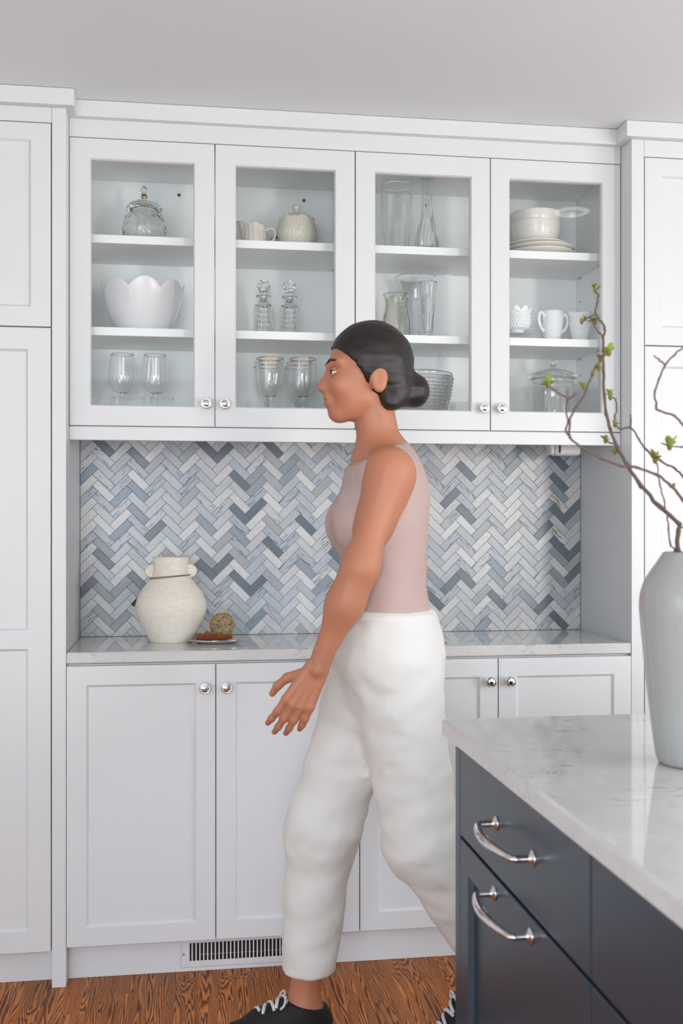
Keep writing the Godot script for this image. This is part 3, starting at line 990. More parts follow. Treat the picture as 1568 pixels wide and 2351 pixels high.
func worktop_things() -> void:
	var t := flat()
	bx(t, Vector3(0.0006, 0.8832, 0.0005), Vector3(W - 0.0006, CT, ZP + 0.0008), 0.003)
	tag(part(self, "worktop", t, M.quartz), "pale grey veined quartz worktop below the herringbone tiles", "worktop")
	var g := thing("grommet", "tiny brass grommet near the front edge of the worktop", "grommet", Vector3(1.083, CT + 0.0002, 0.33))
	part(g, "rim", lathe([Vector2(0.0025, 0.0), Vector2(0.005, 0.0), Vector2(0.005, 0.002), Vector2(0.0042, 0.0028), Vector2(0.003, 0.002), Vector2(0.0028, 0.0)], 20), M.gold)
	part(g, "plug", lathe([Vector2(0, 0.0005), Vector2(0.0028, 0.0005), Vector2(0.0028, 0.0012), Vector2(0, 0.0012)], 16), M.black)
	# clay jug with two lug handles and twine round its neck
	var at := Vector3(0.281, CT + 0.0003, 0.165)
	var jug := thing("clay_jug", "off-white clay jug with two lug handles and twine round its neck", "jug", at)
	var outer := curve([Vector2(0.060, 0.0), Vector2(0.064, 0.006), Vector2(0.085, 0.045), Vector2(0.1025, 0.085), Vector2(0.1050, 0.112), Vector2(0.0925, 0.147), Vector2(0.067, 0.181), Vector2(0.058, 0.193), Vector2(0.0535, 0.205), Vector2(0.052, 0.228), Vector2(0.0535, 0.249), Vector2(0.0545, 0.2515)], 5)
	var wob := func(a, y, r): return Vector2(r * (1.0 + 0.006 * sin(a * 3.0 + y * 20.0) + 0.004 * sin(a * 5.0 - y * 33.0)), y)
	part(jug, "body", lathe(vessel(outer, 0.006, 0.01), 72, wob), M.clay)
	for s in [-1.0, 1.0]:
		var st := flat()
		var lug := []
		for p in [Vector3(0.048, 0.229, 0), Vector3(0.062, 0.2285, 0), Vector3(0.072, 0.220, 0), Vector3(0.0755, 0.209, 0), Vector3(0.070, 0.199, 0), Vector3(0.062, 0.194, 0), Vector3(0.052, 0.189, 0)]:
			lug.append(Vector3(p.x * s, p.y, p.z))
		# a flat tab: an outline with rounded faces
		var front := []
		var back := []
		for p in spline(lug, 4):
			front.append(p + Vector3(0, 0, 0.008))
			back.append(p - Vector3(0, 0, 0.008))
		face(st, front, Vector3.BACK)
		face(st, back, Vector3.FORWARD)
		var mid := Vector3(0.055 * s, 0.21, 0)
		for i in front.size() - 1:
			var o: Vector3 = (front[i] + back[i]) / 2.0 - mid
			var c0: Vector3 = (front[i] + back[i]) / 2.0
			var c1: Vector3 = (front[i + 1] + back[i + 1]) / 2.0
			var m0: Vector3 = c0 + (c0 - mid).normalized() * 0.003
			var m1: Vector3 = c1 + (c1 - mid).normalized() * 0.003
			face(st, [front[i], front[i + 1], m1, m0], o)
			face(st, [m0, m1, back[i + 1], back[i]], o)
		part(jug, "lug_handle", st, M.clay)
	var tw := smooth()
	for turn_ in 2:
		var ring := []
		for i in 49:
			var a := TAU * i / 48.0
			var y := 0.1935 + 0.006 * cos(a - 0.4) + (0.0028 if turn_ == 1 else -0.001) * sin(a * 0.5)
			var r := 0.0592 + 0.3 * maxf(0.0, 0.193 - y) * 2.6
			ring.append(Vector3(cos(a) * r, y, sin(a) * r))
		tube(tw, ring, 0.0011, 6, false)
	part(jug, "twine", tw, M.twine)
	var tg := part(jug, "wooden_tag", box(Vector3(-0.006, -0.030, -0.0015), Vector3(0.006, 0.0, 0.0015), 0.001), M.brown, Vector3(-0.0945, 0.128, -0.030))
	tg.rotation.z = -0.75
	tg.set_meta("label", "small dark tag behind the jug")
	# hammered silver tray
	at = Vector3(0.414, CT + 0.0006, 0.222)
	var tray := thing("silver_tray", "oval hammered silver tray in front of the clay jug", "tray", at)
	var ham := func(a, y, r): return Vector2(r * (1.0 + 0.004 * sin(a * 23.0) * clampf((r - 0.07) * 40.0, 0.0, 1.0) + 0.006 * sin(a * 9.0)), y + (0.0003 * sin(a * 17.0) if r > 0.08 else 0.0))
	var ty := part(tray, "plate", lathe([Vector2(0, 0.0), Vector2(0.055, 0.0), Vector2(0.066, 0.003), Vector2(0.086, 0.0085), Vector2(0.0875, 0.0105), Vector2(0.0865, 0.0118), Vector2(0.084, 0.0112), Vector2(0.064, 0.0058), Vector2(0.0, 0.0045)], 96, ham), M.silver)
	ty.scale = Vector3(0.97, 1.0, 0.72)
	# dried pods on it
	var pod := thing("dried_pod", "curled brown dried seed pod lying open on the silver tray", "seed pod", at + Vector3(-0.024, 0.006, 0.006))
	half_pod(pod, Vector3(0, 0.002, 0.0), 0.036, 0.018, 0.024, 0.1)
	pod = thing("dried_pod", "rounded brown pod petal resting against the open pod", "seed pod", at + Vector3(-0.020, 0.0235, -0.014))
	half_pod(pod, Vector3.ZERO, 0.026, 0.015, -0.014, -0.1)
	pod = thing("dried_pod", "small brown pod tucked beside the woven ball", "seed pod", at + Vector3(0.024, 0.009, 0.000))
	half_pod(pod, Vector3.ZERO, 0.024, 0.012, 0.018, 0.25)
	# woven ball of cane
	var bc := Vector3(0.433, CT + 0.0482, 0.180)
	var b := thing("woven_ball", "round ball of woven tan cane on the silver tray", "decorative ball", bc - Vector3(0, 0.0385, 0))
	rng.seed = 91
	var cane := smooth()
	for i in 26:
		var ax := Vector3(rng.randfn(), rng.randfn(), rng.randfn()).normalized()
		var s := ax.cross(Vector3(0.3, 0.8, -0.5)).normalized()
		var q := ax.cross(s)
		var off := rng.randf_range(-0.018, 0.018)
		var R := 0.0375 - rng.randf() * 0.003
		var rr := sqrt(R * R - off * off)
		var ring := []
		for k in 33:
			var a := TAU * k / 32.0
			ring.append(ax * (off + 0.003 * sin(a * 3.0 + i)) + (s * cos(a) + q * sin(a)) * rr)
		tube(cane, ring, 0.00085 + 0.0005 * rng.randf(), 5, false)
	var wv := part(b, "cane_weave", cane, M.rattan, Vector3(0, 0.0385, 0))
	wv.set_meta("kind", "stuff")

func half_pod(o: Node3D, at: Vector3, lx: float, lz: float, h: float, turn_: float) -> void:
	var st := smooth()
	var n := 20
	var m := 8
	var rows := []
	for i in n + 1:
		var s := -1.0 + 2.0 * i / n
		var wdt := sqrt(maxf(1.0 - s * s * 0.96, 0.02))
		var row := []
		for j in m + 1:
			var t := -1.0 + 2.0 * j / m
			row.append(Vector3(s * lx, h * (t * t * (0.9 + 0.13 * sin(i * 0.8 + turn_ * 9.0 + signf(t)) + 0.04 * sin(i * 1.9 + j)) + 0.15 * s * s) * wdt + 0.05 * lx * s * s, t * lz * wdt))
		rows.append(row)
	for i in n:
		for j in m:
			var up := Vector3(0, 1, 0)
			var th := Vector3(0, 0.0012, 0)
			face(st, [rows[i][j] + th, rows[i + 1][j] + th, rows[i + 1][j + 1] + th, rows[i][j + 1] + th], up)
			face(st, [rows[i][j] - th, rows[i + 1][j] - th, rows[i + 1][j + 1] - th, rows[i][j + 1] - th], -up)
	var a := part(o, "husk", st, M.pod, at)
	a.rotation.y = turn_
	var e := smooth()
	for j in [0, m]:
		var line := []
		for i in n + 1: line.append(rows[i][j])
		tube(e, line, 0.0013, 6)
	a = part(o, "rim", e, M.pod_edge, at)
	a.rotation.y = turn_

# ------------------------------------------------------------------ glass and china in the cabinets

# bumps in a diamond grid over a turned wall
func hobs(count: int, pitch: float, high: float, y0: float, y1: float, pointed := 2.0):
	return func(a, y, r):
		var row := floorf((y - y0) / pitch)
		var fy: float = (y - y0) / pitch - row - 0.5
		var fa: float = fposmod(a / TAU * count + (0.5 if int(row) % 2 == 0 else 0.0), 1.0) - 0.5
		var d: float = clampf(1.0 - sqrt(fy * fy + fa * fa) * 2.2, 0.0, 1.0)
		var on := smoothstep(y0, y0 + 0.004, y) * (1.0 - smoothstep(y1 - 0.004, y1, y))
		return Vector2(r + high * pow(d, 1.0 / pointed) * on if r > 0.004 else r, y)

func lattice(count: int, twist: float, high: float, y0: float, y1: float):
	return func(a, y, r):
		var s: float = sin(a * count + y * twist) * sin(a * count - y * twist)
		var on := smoothstep(y0, y0 + 0.004, y) * (1.0 - smoothstep(y1 - 0.004, y1, y))
		return Vector2(r + high * s * on if r > 0.006 else r, y)

func dense(pts: Array, step: float) -> Array:
	var out := []
	for i in pts.size() - 1:
		var a: Vector2 = pts[i]
		var b: Vector2 = pts[i + 1]
		var n := maxi(1, int(ceil(a.distance_to(b) / step)))
		for k in n: out.append(a.lerp(b, float(k) / n))
	out.append(pts[-1])
	return out

func crockery() -> void:
	var e := 0.0004
	# --- first door, upper shelf: cut crystal jar with lid
	var o := thing("crystal_jar", "cut crystal lidded jar with a faceted finial on the upper shelf", "jar", Vector3(0.2025, S1 + e, 0.165))
	var facets := func(a, y, r): return Vector2(r * (1.0 + 0.028 * sin(a * 8.0 + y * 70.0) * sin(a * 8.0 - y * 70.0) + 0.02 * sin(a * 20.0) * sin(y * 330.0)), y)
	part(o, "body", cut_vessel(curve([Vector2(0.042, 0.0), Vector2(0.056, 0.012), Vector2(0.0635, 0.038), Vector2(0.062, 0.062), Vector2(0.052, 0.086), Vector2(0.0425, 0.098), Vector2(0.0425, 0.103)], 5), 0.006, 0.008, 72, 0.006, facets), M.crystal)
	var lid := part(o, "lid", lathe([Vector2(0.0, 0.104), Vector2(0.047, 0.104), Vector2(0.053, 0.105), Vector2(0.0525, 0.111), Vector2(0.044, 0.122), Vector2(0.028, 0.130), Vector2(0.012, 0.134), Vector2(0.007, 0.140), Vector2(0.0, 0.140)], 48, func(a, y, r): return Vector2(r * (1.0 + 0.01 * sin(a * 16.0)), y)), M.crystal)
	part(lid, "collar", lathe([Vector2(0.0, 0.138), Vector2(0.008, 0.138), Vector2(0.0095, 0.146), Vector2(0.0, 0.146)], 24), M.gold)
	part(lid, "finial", facet_drop(0.0125, 0.146, 0.177), M.crystal)
	# --- first door, lower shelf: big scalloped bowl
	o = thing("scalloped_bowl", "large plain white bowl with a scalloped rim", "bowl", Vector3(0.198, S2 + e, 0.142))
	scallop_bowl(o)
	# --- first door, floor: wine glasses, tumblers
	var wine := thing("wine_glass", "plain clear wine glass, the one nearer the end panel", "wine glass", Vector3(0.1385, S0 + e, 0.165), "plain wine glasses")
	part(wine, "bowl", lathe(vessel(curve([Vector2(0.006, 0.108), Vector2(0.022, 0.114), Vector2(0.036, 0.134), Vector2(0.0405, 0.158), Vector2(0.038, 0.190), Vector2(0.0335, 0.225)], 6), 0.0014, 0.003), 48), M.crystal)
	part(wine, "stem", lathe([Vector2(0, 0.002), Vector2(0.006, 0.004), Vector2(0.0042, 0.012), Vector2(0.0038, 0.06), Vector2(0.0044, 0.098), Vector2(0.0075, 0.110), Vector2(0.0, 0.112)], 20), M.crystal)
	part(wine, "foot", lathe([Vector2(0, 0.0), Vector2(0.035, 0.0), Vector2(0.0352, 0.0012), Vector2(0.02, 0.003), Vector2(0.0, 0.0055)], 40), M.glass)
	again(wine, Vector3(0.2345, S0 + e, 0.165), "plain clear wine glass, the one nearer the cabinet knob")
	thin(again(wine, Vector3(0.128, S0 + e, 0.07), "plain clear wine glass half hidden behind the one by the end panel"))
	thin(again(wine, Vector3(0.226, S0 + e, 0.07), "plain clear wine glass half hidden behind the one by the knob"))
	var tum := thing("tumbler", "low clear tumbler nearest the end panel, showing only its rim", "tumbler", Vector3(0.0875, S0 + e, 0.238), "clear tumblers")
	part(tum, "wall", lathe(vessel([Vector2(0.032, 0.0), Vector2(0.034, 0.004), Vector2(0.0355, 0.06), Vector2(0.0360, 0.0870)], 0.0018, 0.006), 44), M.glass)
	part(tum, "rim", lathe([Vector2(0.0344, 0.0868), Vector2(0.0360, 0.0868), Vector2(0.0363, 0.0878), Vector2(0.0358, 0.0887), Vector2(0.0346, 0.0887), Vector2(0.0342, 0.0878), Vector2(0.0344, 0.0868)], 44), M.crystal)
	again(tum, Vector3(0.1715, S0 + e, 0.238), "low clear tumbler in front of the first wine glass foot")
	again(tum, Vector3(0.2555, S0 + e, 0.238), "low clear tumbler nearest the knob, beside the second wine stem")
	# --- second door, upper shelf: cabbage-ware creamer and sugar bowl
	o = thing("creamer", "cream leaf-moulded creamer with a pointed lip and brown stained hollows", "creamer", Vector3(0.529, S1 + e, 0.16))
	var leafy := func(a, y, r):
		var rib: float = pow(absf(sin(a * 8.5 + sin(y * 45.0) * 0.7)), 0.8)
		var spout: float = pow(maxf(0.0, -cos(a)), 10.0) * smoothstep(0.03, 0.075, y) * 0.016
		return Vector2(r * (0.955 + 0.055 * rib) + (spout if r > 0.01 else 0.0), y + (0.003 * sin(a * 5.0) + spout * 0.5) * smoothstep(0.055, 0.075, y))
	part(o, "body", cut_vessel(curve([Vector2(0.028, 0.0), Vector2(0.036, 0.015), Vector2(0.039, 0.035), Vector2(0.036, 0.055), Vector2(0.037, 0.073)], 5), 0.004, 0.005, 96, 0.005, leafy), M.glaze)
	part(o, "handle", tube_of([Vector3(0.034, 0.058, 0.0), Vector3(0.052, 0.066, 0.0), Vector3(0.064, 0.055, 0.0), Vector3(0.060, 0.032, 0.0), Vector3(0.036, 0.018, 0.0)], 0.0042), M.glaze)
	o = thing("sugar_bowl", "cream leaf-moulded sugar bowl with a lid and a bud finial", "sugar bowl", Vector3(0.660, S1 + e, 0.16))
	var cabbage := func(a, y, r):
		var ph: float = fposmod(a * 6.0 / TAU + y * 4.0, 1.0) - 0.5
		var leaf_: float = 0.5 + 0.5 * cos(ph * TAU)
		var vein: float = pow(absf(cos((ph * 7.0 + (0.105 - y) * 14.0 * signf(ph)) * PI)), 4.0)
		return Vector2(r * (0.965 + 0.03 * leaf_ + 0.03 * vein) if r > 0.02 else r, y + 0.004 * sin(a * 6.0) * smoothstep(0.078, 0.096, y))
	part(o, "body", cut_vessel(curve([Vector2(0.038, 0.0), Vector2(0.047, 0.012), Vector2(0.0575, 0.040), Vector2(0.0585, 0.062), Vector2(0.055, 0.082), Vector2(0.053, 0.096)], 5), 0.005, 0.006, 144, 0.0035, cabbage), M.glaze)
	lid = part(o, "lid", lathe(dense([Vector2(0.0, 0.092), Vector2(0.050, 0.0935), Vector2(0.047, 0.099), Vector2(0.035, 0.107), Vector2(0.020, 0.113), Vector2(0.008, 0.117), Vector2(0.0, 0.118)], 0.004), 96, func(a, y, r): return Vector2(r * (1.0 + 0.03 * sin(a * 6.0) + 0.012 * sin(a * 24.0)), y)), M.glaze)
	part(lid, "finial", lathe(curve([Vector2(0.0, 0.114), Vector2(0.007, 0.117), Vector2(0.006, 0.121), Vector2(0.0115, 0.128), Vector2(0.0125, 0.134), Vector2(0.007, 0.140), Vector2(0.0, 0.141)], 4), 32, func(a, y, r): return Vector2(r * (1.0 + 0.10 * sin(a * 6.0 + y * 200.0)), y)), M.glaze)
	part(o, "handle", tube_of([Vector3(0.050, 0.078, -0.01), Vector3(0.062, 0.080, -0.012), Vector3(0.067, 0.062, -0.014), Vector3(0.058, 0.042, -0.012)], 0.004), M.glaze)
	o = thing("dark_mug", "dark glazed cup handle showing between the creamer and the sugar bowl", "cup", Vector3(0.655, S1 + e, 0.058))
	part(o, "body", lathe(vessel([Vector2(0.026, 0.0), Vector2(0.031, 0.004), Vector2(0.033, 0.04), Vector2(0.034, 0.08)], 0.003, 0.004), 40), M.glaze_brown)
	part(o, "handle", tube_of([Vector3(-0.030, 0.066, 0.0), Vector3(-0.050, 0.067, 0.0), Vector3(-0.064, 0.052, 0.0), Vector3(-0.060, 0.028, 0.0), Vector3(-0.031, 0.018, 0.0)], 0.0045), M.black)
	# --- second door, lower shelf: two square-cut decanters
	var de := thing("decanter", "square-cut glass decanter with a faceted ball stopper, nearer the creamer", "decanter", Vector3(0.559, S2 + e, 0.155), "small crystal decanters")
	var cubes := func(a, y, r):
		var k: float = absf(sin(a * 7.0)) * absf(sin(y * PI / 0.0155))
		return Vector2(r + (0.0036 * sqrt(k) * (1.0 - smoothstep(0.092, 0.1, y)) if r > 0.018 and y > 0.002 else 0.0), y)
	part(de, "body", lathe(dense([Vector2(0, 0), Vector2(0.0255, 0.0), Vector2(0.0265, 0.003), Vector2(0.0265, 0.093), Vector2(0.025, 0.099), Vector2(0.0155, 0.102), Vector2(0.014, 0.108), Vector2(0.0145, 0.119), Vector2(0.0225, 0.125), Vector2(0.0225, 0.1275), Vector2(0.010, 0.1285), Vector2(0.0095, 0.112), Vector2(0.019, 0.094), Vector2(0.0205, 0.010), Vector2(0, 0.0075)], 0.0026), 112, cubes), M.crystal)
	var sto := part(de, "stopper", facet_ball(0.0205, Vector3(0, 0.1555, 0)), M.crystal)
	part(sto, "neck", lathe([Vector2(0, 0.112), Vector2(0.0082, 0.112), Vector2(0.0092, 0.130), Vector2(0.0085, 0.1375), Vector2(0, 0.1375)], 24), M.crystal)
	again(de, Vector3(0.6385, S2 + e, 0.155), "square-cut glass decanter with a faceted ball stopper, below the sugar bowl", 0.3)
	# --- second door, floor: gold-rimmed goblets three deep
	var gob := thing("goblet", "clear gold-rimmed goblet at the front, nearer the knob", "goblet", Vector3(0.5735, S0 + e, 0.222), "gold-rimmed goblets")
	var bowl_ := curve([Vector2(0.006, 0.098), Vector2(0.020, 0.104), Vector2(0.033, 0.124), Vector2(0.039, 0.150), Vector2(0.0405, 0.185), Vector2(0.0412, 0.2135)], 6)
	part(gob, "bowl", lathe(vessel(bowl_, 0.0014, 0.003), 48), M.crystal)
	part(gob, "gold_rim", lathe([Vector2(0.0411, 0.2118), Vector2(0.0415, 0.2118), Vector2(0.0416, 0.2143), Vector2(0.0406, 0.2150), Vector2(0.0398, 0.2143)], 48), M.gold).set_meta("label", "thin gold rim")
	part(gob, "stem", lathe([Vector2(0, 0.002), Vector2(0.007, 0.004), Vector2(0.0055, 0.014), Vector2(0.005, 0.05), Vector2(0.006, 0.088), Vector2(0.009, 0.096), Vector2(0.0085, 0.101), Vector2(0.0, 0.103)], 8), M.crystal)
	part(gob, "foot", lathe([Vector2(0, 0.0), Vector2(0.036, 0.0), Vector2(0.0362, 0.0013), Vector2(0.02, 0.003), Vector2(0.0, 0.006)], 40), M.glass)
	thin(again(gob, Vector3(0.5775, S0 + e, 0.136), "clear gold-rimmed goblet second in the row behind the knob"))
	thin(again(gob, Vector3(0.5790, S0 + e, 0.050), "clear gold-rimmed goblet at the back of the row behind the knob"))
	again(gob, Vector3(0.6715, S0 + e, 0.222), "clear gold-rimmed goblet at the front, beside the woman's head")
	thin(again(gob, Vector3(0.6720, S0 + e, 0.136), "clear gold-rimmed goblet second in the row beside the woman's head"))
	thin(again(gob, Vector3(0.6755, S0 + e, 0.050), "clear gold-rimmed goblet at the back beside the woman's head"))
	# --- third door, upper shelf
	o = thing("cylinder_vase", "wide clear glass vase tapering to its foot, on the upper shelf", "vase", Vector3(0.972, S1 + e, 0.158))
	part(o, "wall", lathe(vessel(curve([Vector2(0.036, 0.0), Vector2(0.037, 0.006), Vector2(0.040, 0.040), Vector2(0.046, 0.090), Vector2(0.0485, 0.140), Vector2(0.0485, 0.185), Vector2(0.0475, 0.215)], 5), 0.0025, 0.012), 56), M.crystal)
	o = thing("bud_vase", "tall slim clear bud vase with twisted flutes", "vase", Vector3(1.066, S1 + e, 0.165))
	var swirl := func(a, y, r): return Vector2(r * (1.0 + 0.045 * sin(a * 11.0 + y * 26.0) * (1.0 - smoothstep(0.10, 0.15, y))), y)
	part(o, "wall", cut_vessel(curve([Vector2(0.031, 0.0), Vector2(0.0345, 0.010), Vector2(0.0355, 0.040), Vector2(0.028, 0.080), Vector2(0.019, 0.115), Vector2(0.0162, 0.160), Vector2(0.0168, 0.205), Vector2(0.0185, 0.226), Vector2(0.0205, 0.236)], 5), 0.0032, 0.016, 88, 0.006, swirl), M.crystal)
	# --- third door, lower shelf
	o = thing("hobnail_vase", "pale green-grey hobnail glass vase with a pinched neck", "vase", Vector3(0.967, S2 + e, 0.17))
	var hx = hobs(30, 0.0066, 0.0016, 0.004, 0.122, 1.5)
	var hexy := func(a, y, r):
		var six: float = 1.0 + 0.025 * cos(a * 6.0)
		var v: Vector2 = hx.call(a, y, r)
		return Vector2(v.x * six, v.y)
	part(o, "wall", cut_vessel(curve([Vector2(0.038, 0.0), Vector2(0.041, 0.012), Vector2(0.0425, 0.045), Vector2(0.036, 0.085), Vector2(0.0325, 0.105), Vector2(0.0345, 0.125), Vector2(0.0395, 0.140)], 5), 0.003, 0.008, 150, 0.0022, hexy), M.crystal_warm)
	o = thing("flared_vase", "tall thin clear vase with a flared rim standing behind the others", "vase", Vector3(1.050, S2 + e, 0.075))
	part(o, "wall", lathe(vessel(curve([Vector2(0.040, 0.0), Vector2(0.041, 0.006), Vector2(0.042, 0.10), Vector2(0.046, 0.16), Vector2(0.056, 0.198), Vector2(0.066, 0.216)], 6), 0.002, 0.008), 56), M.crystal)
	o = thing("celery_vase", "narrow pressed-glass vase with a ribbed collar", "vase", Vector3(1.0685, S2 + e, 0.165))
	var press := func(a, y, r):
		var f: float = 0.03 * sin(a * 12.0) if (y < 0.085 or y > 0.13) else 0.04 * sin(a * 24.0) * sin(y * 700.0)
		return Vector2(r * (1.0 + f), y + (0.002 * sin(a * 12.0) if y > 0.172 else 0.0))
	part(o, "wall", cut_vessel(curve([Vector2(0.024, 0.0), Vector2(0.020, 0.008), Vector2(0.0145, 0.020), Vector2(0.016, 0.050), Vector2(0.0195, 0.100), Vector2(0.021, 0.130), Vector2(0.0235, 0.158), Vector2(0.0285, 0.181)], 5), 0.003, 0.022, 96, 0.003, press), M.crystal)
	# --- third door, floor: big cut bowl and an acrylic easel
	o = thing("cut_glass_bowl", "large round glass bowl covered in a diamond lattice", "bowl", Vector3(1.030, S0 + e, 0.155))
	part(o, "wall", cut_vessel(curve([Vector2(0.060, 0.0), Vector2(0.070, 0.012), Vector2(0.092, 0.055), Vector2(0.108, 0.110), Vector2(0.1165, 0.160), Vector2(0.1185, 0.183)], 5), 0.006, 0.01, 288, 0.003, lattice(34, 300.0, 0.0036, 0.003, 0.176)), M.lattice_glass)
	o = thing("acrylic_easel", "small clear acrylic plate stand beside the lattice bowl", "stand", Vector3(1.193, S0 + e, 0.12))
	part(o, "foot", box(Vector3(-0.028, 0.0, -0.04), Vector3(0.028, 0.004, 0.04), 0.0008), M.crystal)
	var bk := part(o, "back_plate", box(Vector3(-0.028, 0.0, -0.002), Vector3(0.028, 0.11, 0.002), 0.0008), M.crystal, Vector3(0, 0.0045, -0.015))
	bk.rotation.x = -0.3
	part(o, "lip", box(Vector3(-0.028, 0.0045, 0.036), Vector3(0.028, 0.03, 0.039), 0.0008), M.crystal)
	# --- fourth door, upper shelf: stoneware plates and bowls
	var px := 1.4315
	var pz := 0.152
	var plate := thing("dinner_plate", "large speckled cream plate at the bottom of the stack", "plate", Vector3(px, S1 + e, pz), "speckled stoneware")
	var pp := [Vector2(0, 0), Vector2(0.062, 0), Vector2(0.064, 0.002), Vector2(0.085, 0.0095), Vector2(0.1085, 0.0165), Vector2(0.1105, 0.0185), Vector2(0.1095, 0.0205), Vector2(0.1065, 0.0195), Vector2(0.084, 0.0135), Vector2(0.062, 0.0065), Vector2(0, 0.006)]
	part(plate, "dish", lathe(pp, 72), M.stoneware)
	plate = again(plate, Vector3(px + 0.001, S1 + e + 0.0146, pz), "large speckled cream plate in the middle of the stack", 1.3)
	plate = again(plate, Vector3(px - 0.010, S1 + e + 0.0295, pz), "smaller speckled cream plate directly under the bowls", 2.2)
	plate.scale = Vector3(0.87, 0.9, 0.87)
	var bowl2 := thing("bowl", "speckled cream bowl standing on the plates, under another", "bowl", Vector3(1.4185, S1 + e + 0.0372, pz), "speckled bowls")
	var bp := curve([Vector2(0.040, 0.0), Vector2(0.050, 0.004), Vector2(0.067, 0.022), Vector2(0.0755, 0.046), Vector2(0.0785, 0.066), Vector2(0.0795, 0.076)], 5)
	part(bowl2, "wall", lathe(dense(vessel(bp, 0.0045, 0.006), 0.006), 72), M.stoneware)
	again(bowl2, Vector3(1.4192, S1 + e + 0.0372 + 0.032, pz), "speckled cream bowl nested on top of the plate stack", 0.7)
	# --- fourth door, lower shelf: hobnail milk glass
	o = thing("acrylic_riser", "clear acrylic riser under the crown-edged milk glass dish", "stand", Vector3(1.345, S2 + e, 0.165))
	part(o, "top", box(Vector3(-0.055, 0.026, -0.05), Vector3(0.055, 0.029, 0.05), 0.0006), M.glass)
	for s in [-1.0, 1.0]:
		part(o, "side", box(Vector3(s * 0.0535 - 0.0015, 0.0, -0.05), Vector3(s * 0.0535 + 0.0015, 0.0258, 0.05), 0.0006), M.glass)
	o = thing("milk_glass_dish", "white hobnail milk glass dish with a crown-pointed edge", "dish", Vector3(1.352, S2 + e + 0.0295, 0.165))
	var hb = hobs(30, 0.0088, 0.0032, 0.012, 0.060, 2.0)
	var crownb := func(a, y, r):
		var v: Vector2 = hb.call(a, y, r)
		var peak: float = pow(absf(cos(a * 5.0)), 0.8)
		return Vector2(v.x + (0.004 * peak if y > 0.06 else 0.0), y + 0.016 * (peak - 0.4) * smoothstep(0.052, 0.072, y))
	part(o, "wall", cut_vessel(curve([Vector2(0.026, 0.0), Vector2(0.024, 0.008), Vector2(0.036, 0.014), Vector2(0.044, 0.030), Vector2(0.0445, 0.050), Vector2(0.049, 0.072)], 5), 0.0045, 0.012, 160, 0.0022, crownb), M.milk)
	o = thing("milk_glass_sugar", "white hobnail milk glass cup with two looped handles", "cup", Vector3(1.4645, S2 + e, 0.178))
	part(o, "wall", cut_vessel(curve([Vector2(0.0195, 0.0), Vector2(0.0195, 0.006), Vector2(0.0245, 0.020), Vector2(0.0310, 0.050), Vector2(0.0335, 0.078), Vector2(0.0335, 0.100)], 5), 0.0035, 0.01, 132, 0.002, hobs(24, 0.0080, 0.0028, 0.008, 0.086, 2.0)), M.milk)
	for s in [-1.0, 1.0]:
		part(o, "handle", tube_of([Vector3(s * 0.031, 0.078, 0), Vector3(s * 0.042, 0.093, 0.004), Vector3(s * 0.054, 0.088, 0.006), Vector3(s * 0.057, 0.068, 0.006), Vector3(s * 0.048, 0.048, 0.004), Vector3(s * 0.033, 0.036, 0)], 0.0052), M.milk)
	o.rotation.y = 0.35
	o = thing("milk_glass_creamer", "white hobnail milk glass creamer with a small lip, beside the end panel", "creamer", Vector3(1.5555, S2 + e, 0.178))
	var hc2 = hobs(24, 0.0080, 0.0028, 0.008, 0.086, 2.0)
	var lipped := func(a, y, r):
		var v: Vector2 = hc2.call(a, y, r)
		var lip: float = pow(maxf(0.0, -cos(a)), 8.0) * smoothstep(0.078, 0.1, y)
		return Vector2(v.x + 0.007 * lip, v.y - 0.006 * (1.0 - lip) * smoothstep(0.085, 0.1, y) * maxf(0.0, -cos(a + 0.8)))
	part(o, "wall", cut_vessel(curve([Vector2(0.0180, 0.0), Vector2(0.0180, 0.006), Vector2(0.0235, 0.020), Vector2(0.0305, 0.050), Vector2(0.0330, 0.078), Vector2(0.0320, 0.102)], 5), 0.0035, 0.01, 132, 0.002, lipped), M.milk)
	part(o, "handle", tube_of([Vector3(0.01, 0.08, -0.028), Vector3(0.014, 0.092, -0.045), Vector3(0.016, 0.07, -0.056), Vector3(0.012, 0.045, -0.045), Vector3(0.008, 0.035, -0.028)], 0.005), M.milk)
	# --- fourth door, floor: lidded jar
	o = thing("glass_jar", "wide clear glass jar with a domed lid and ball knob", "jar", Vector3(1.4725, S0 + e, 0.165))
	part(o, "wall", lathe(vessel(curve([Vector2(0.074, 0.0), Vector2(0.0775, 0.008), Vector2(0.0785, 0.06), Vector2(0.0785, 0.140), Vector2(0.074, 0.156), Vector2(0.066, 0.163), Vector2(0.066, 0.172), Vector2(0.070, 0.1755)], 6), 0.003, 0.008), 64), M.crystal)
	lid = part(o, "lid", lathe([Vector2(0, 0.1775), Vector2(0.068, 0.1775), Vector2(0.0765, 0.180), Vector2(0.0775, 0.184), Vector2(0.075, 0.187), Vector2(0.0765, 0.190), Vector2(0.074, 0.1935), Vector2(0.055, 0.199), Vector2(0.030, 0.206), Vector2(0.014, 0.2105), Vector2(0.009, 0.215), Vector2(0, 0.216)], 56), M.crystal)
	part(lid, "ball_knob", lathe([Vector2(0, 0.214), Vector2(0.007, 0.2145), Vector2(0.0065, 0.218), Vector2(0.0115, 0.223), Vector2(0.014, 0.2295), Vector2(0.0115, 0.236), Vector2(0.006, 0.2395), Vector2(0, 0.240)], 32), M.crystal)
	o = thing("glass_stack", "low stack of clear glass dishes beside the lidded jar", "dish", Vector3(1.329, S0 + e, 0.12))
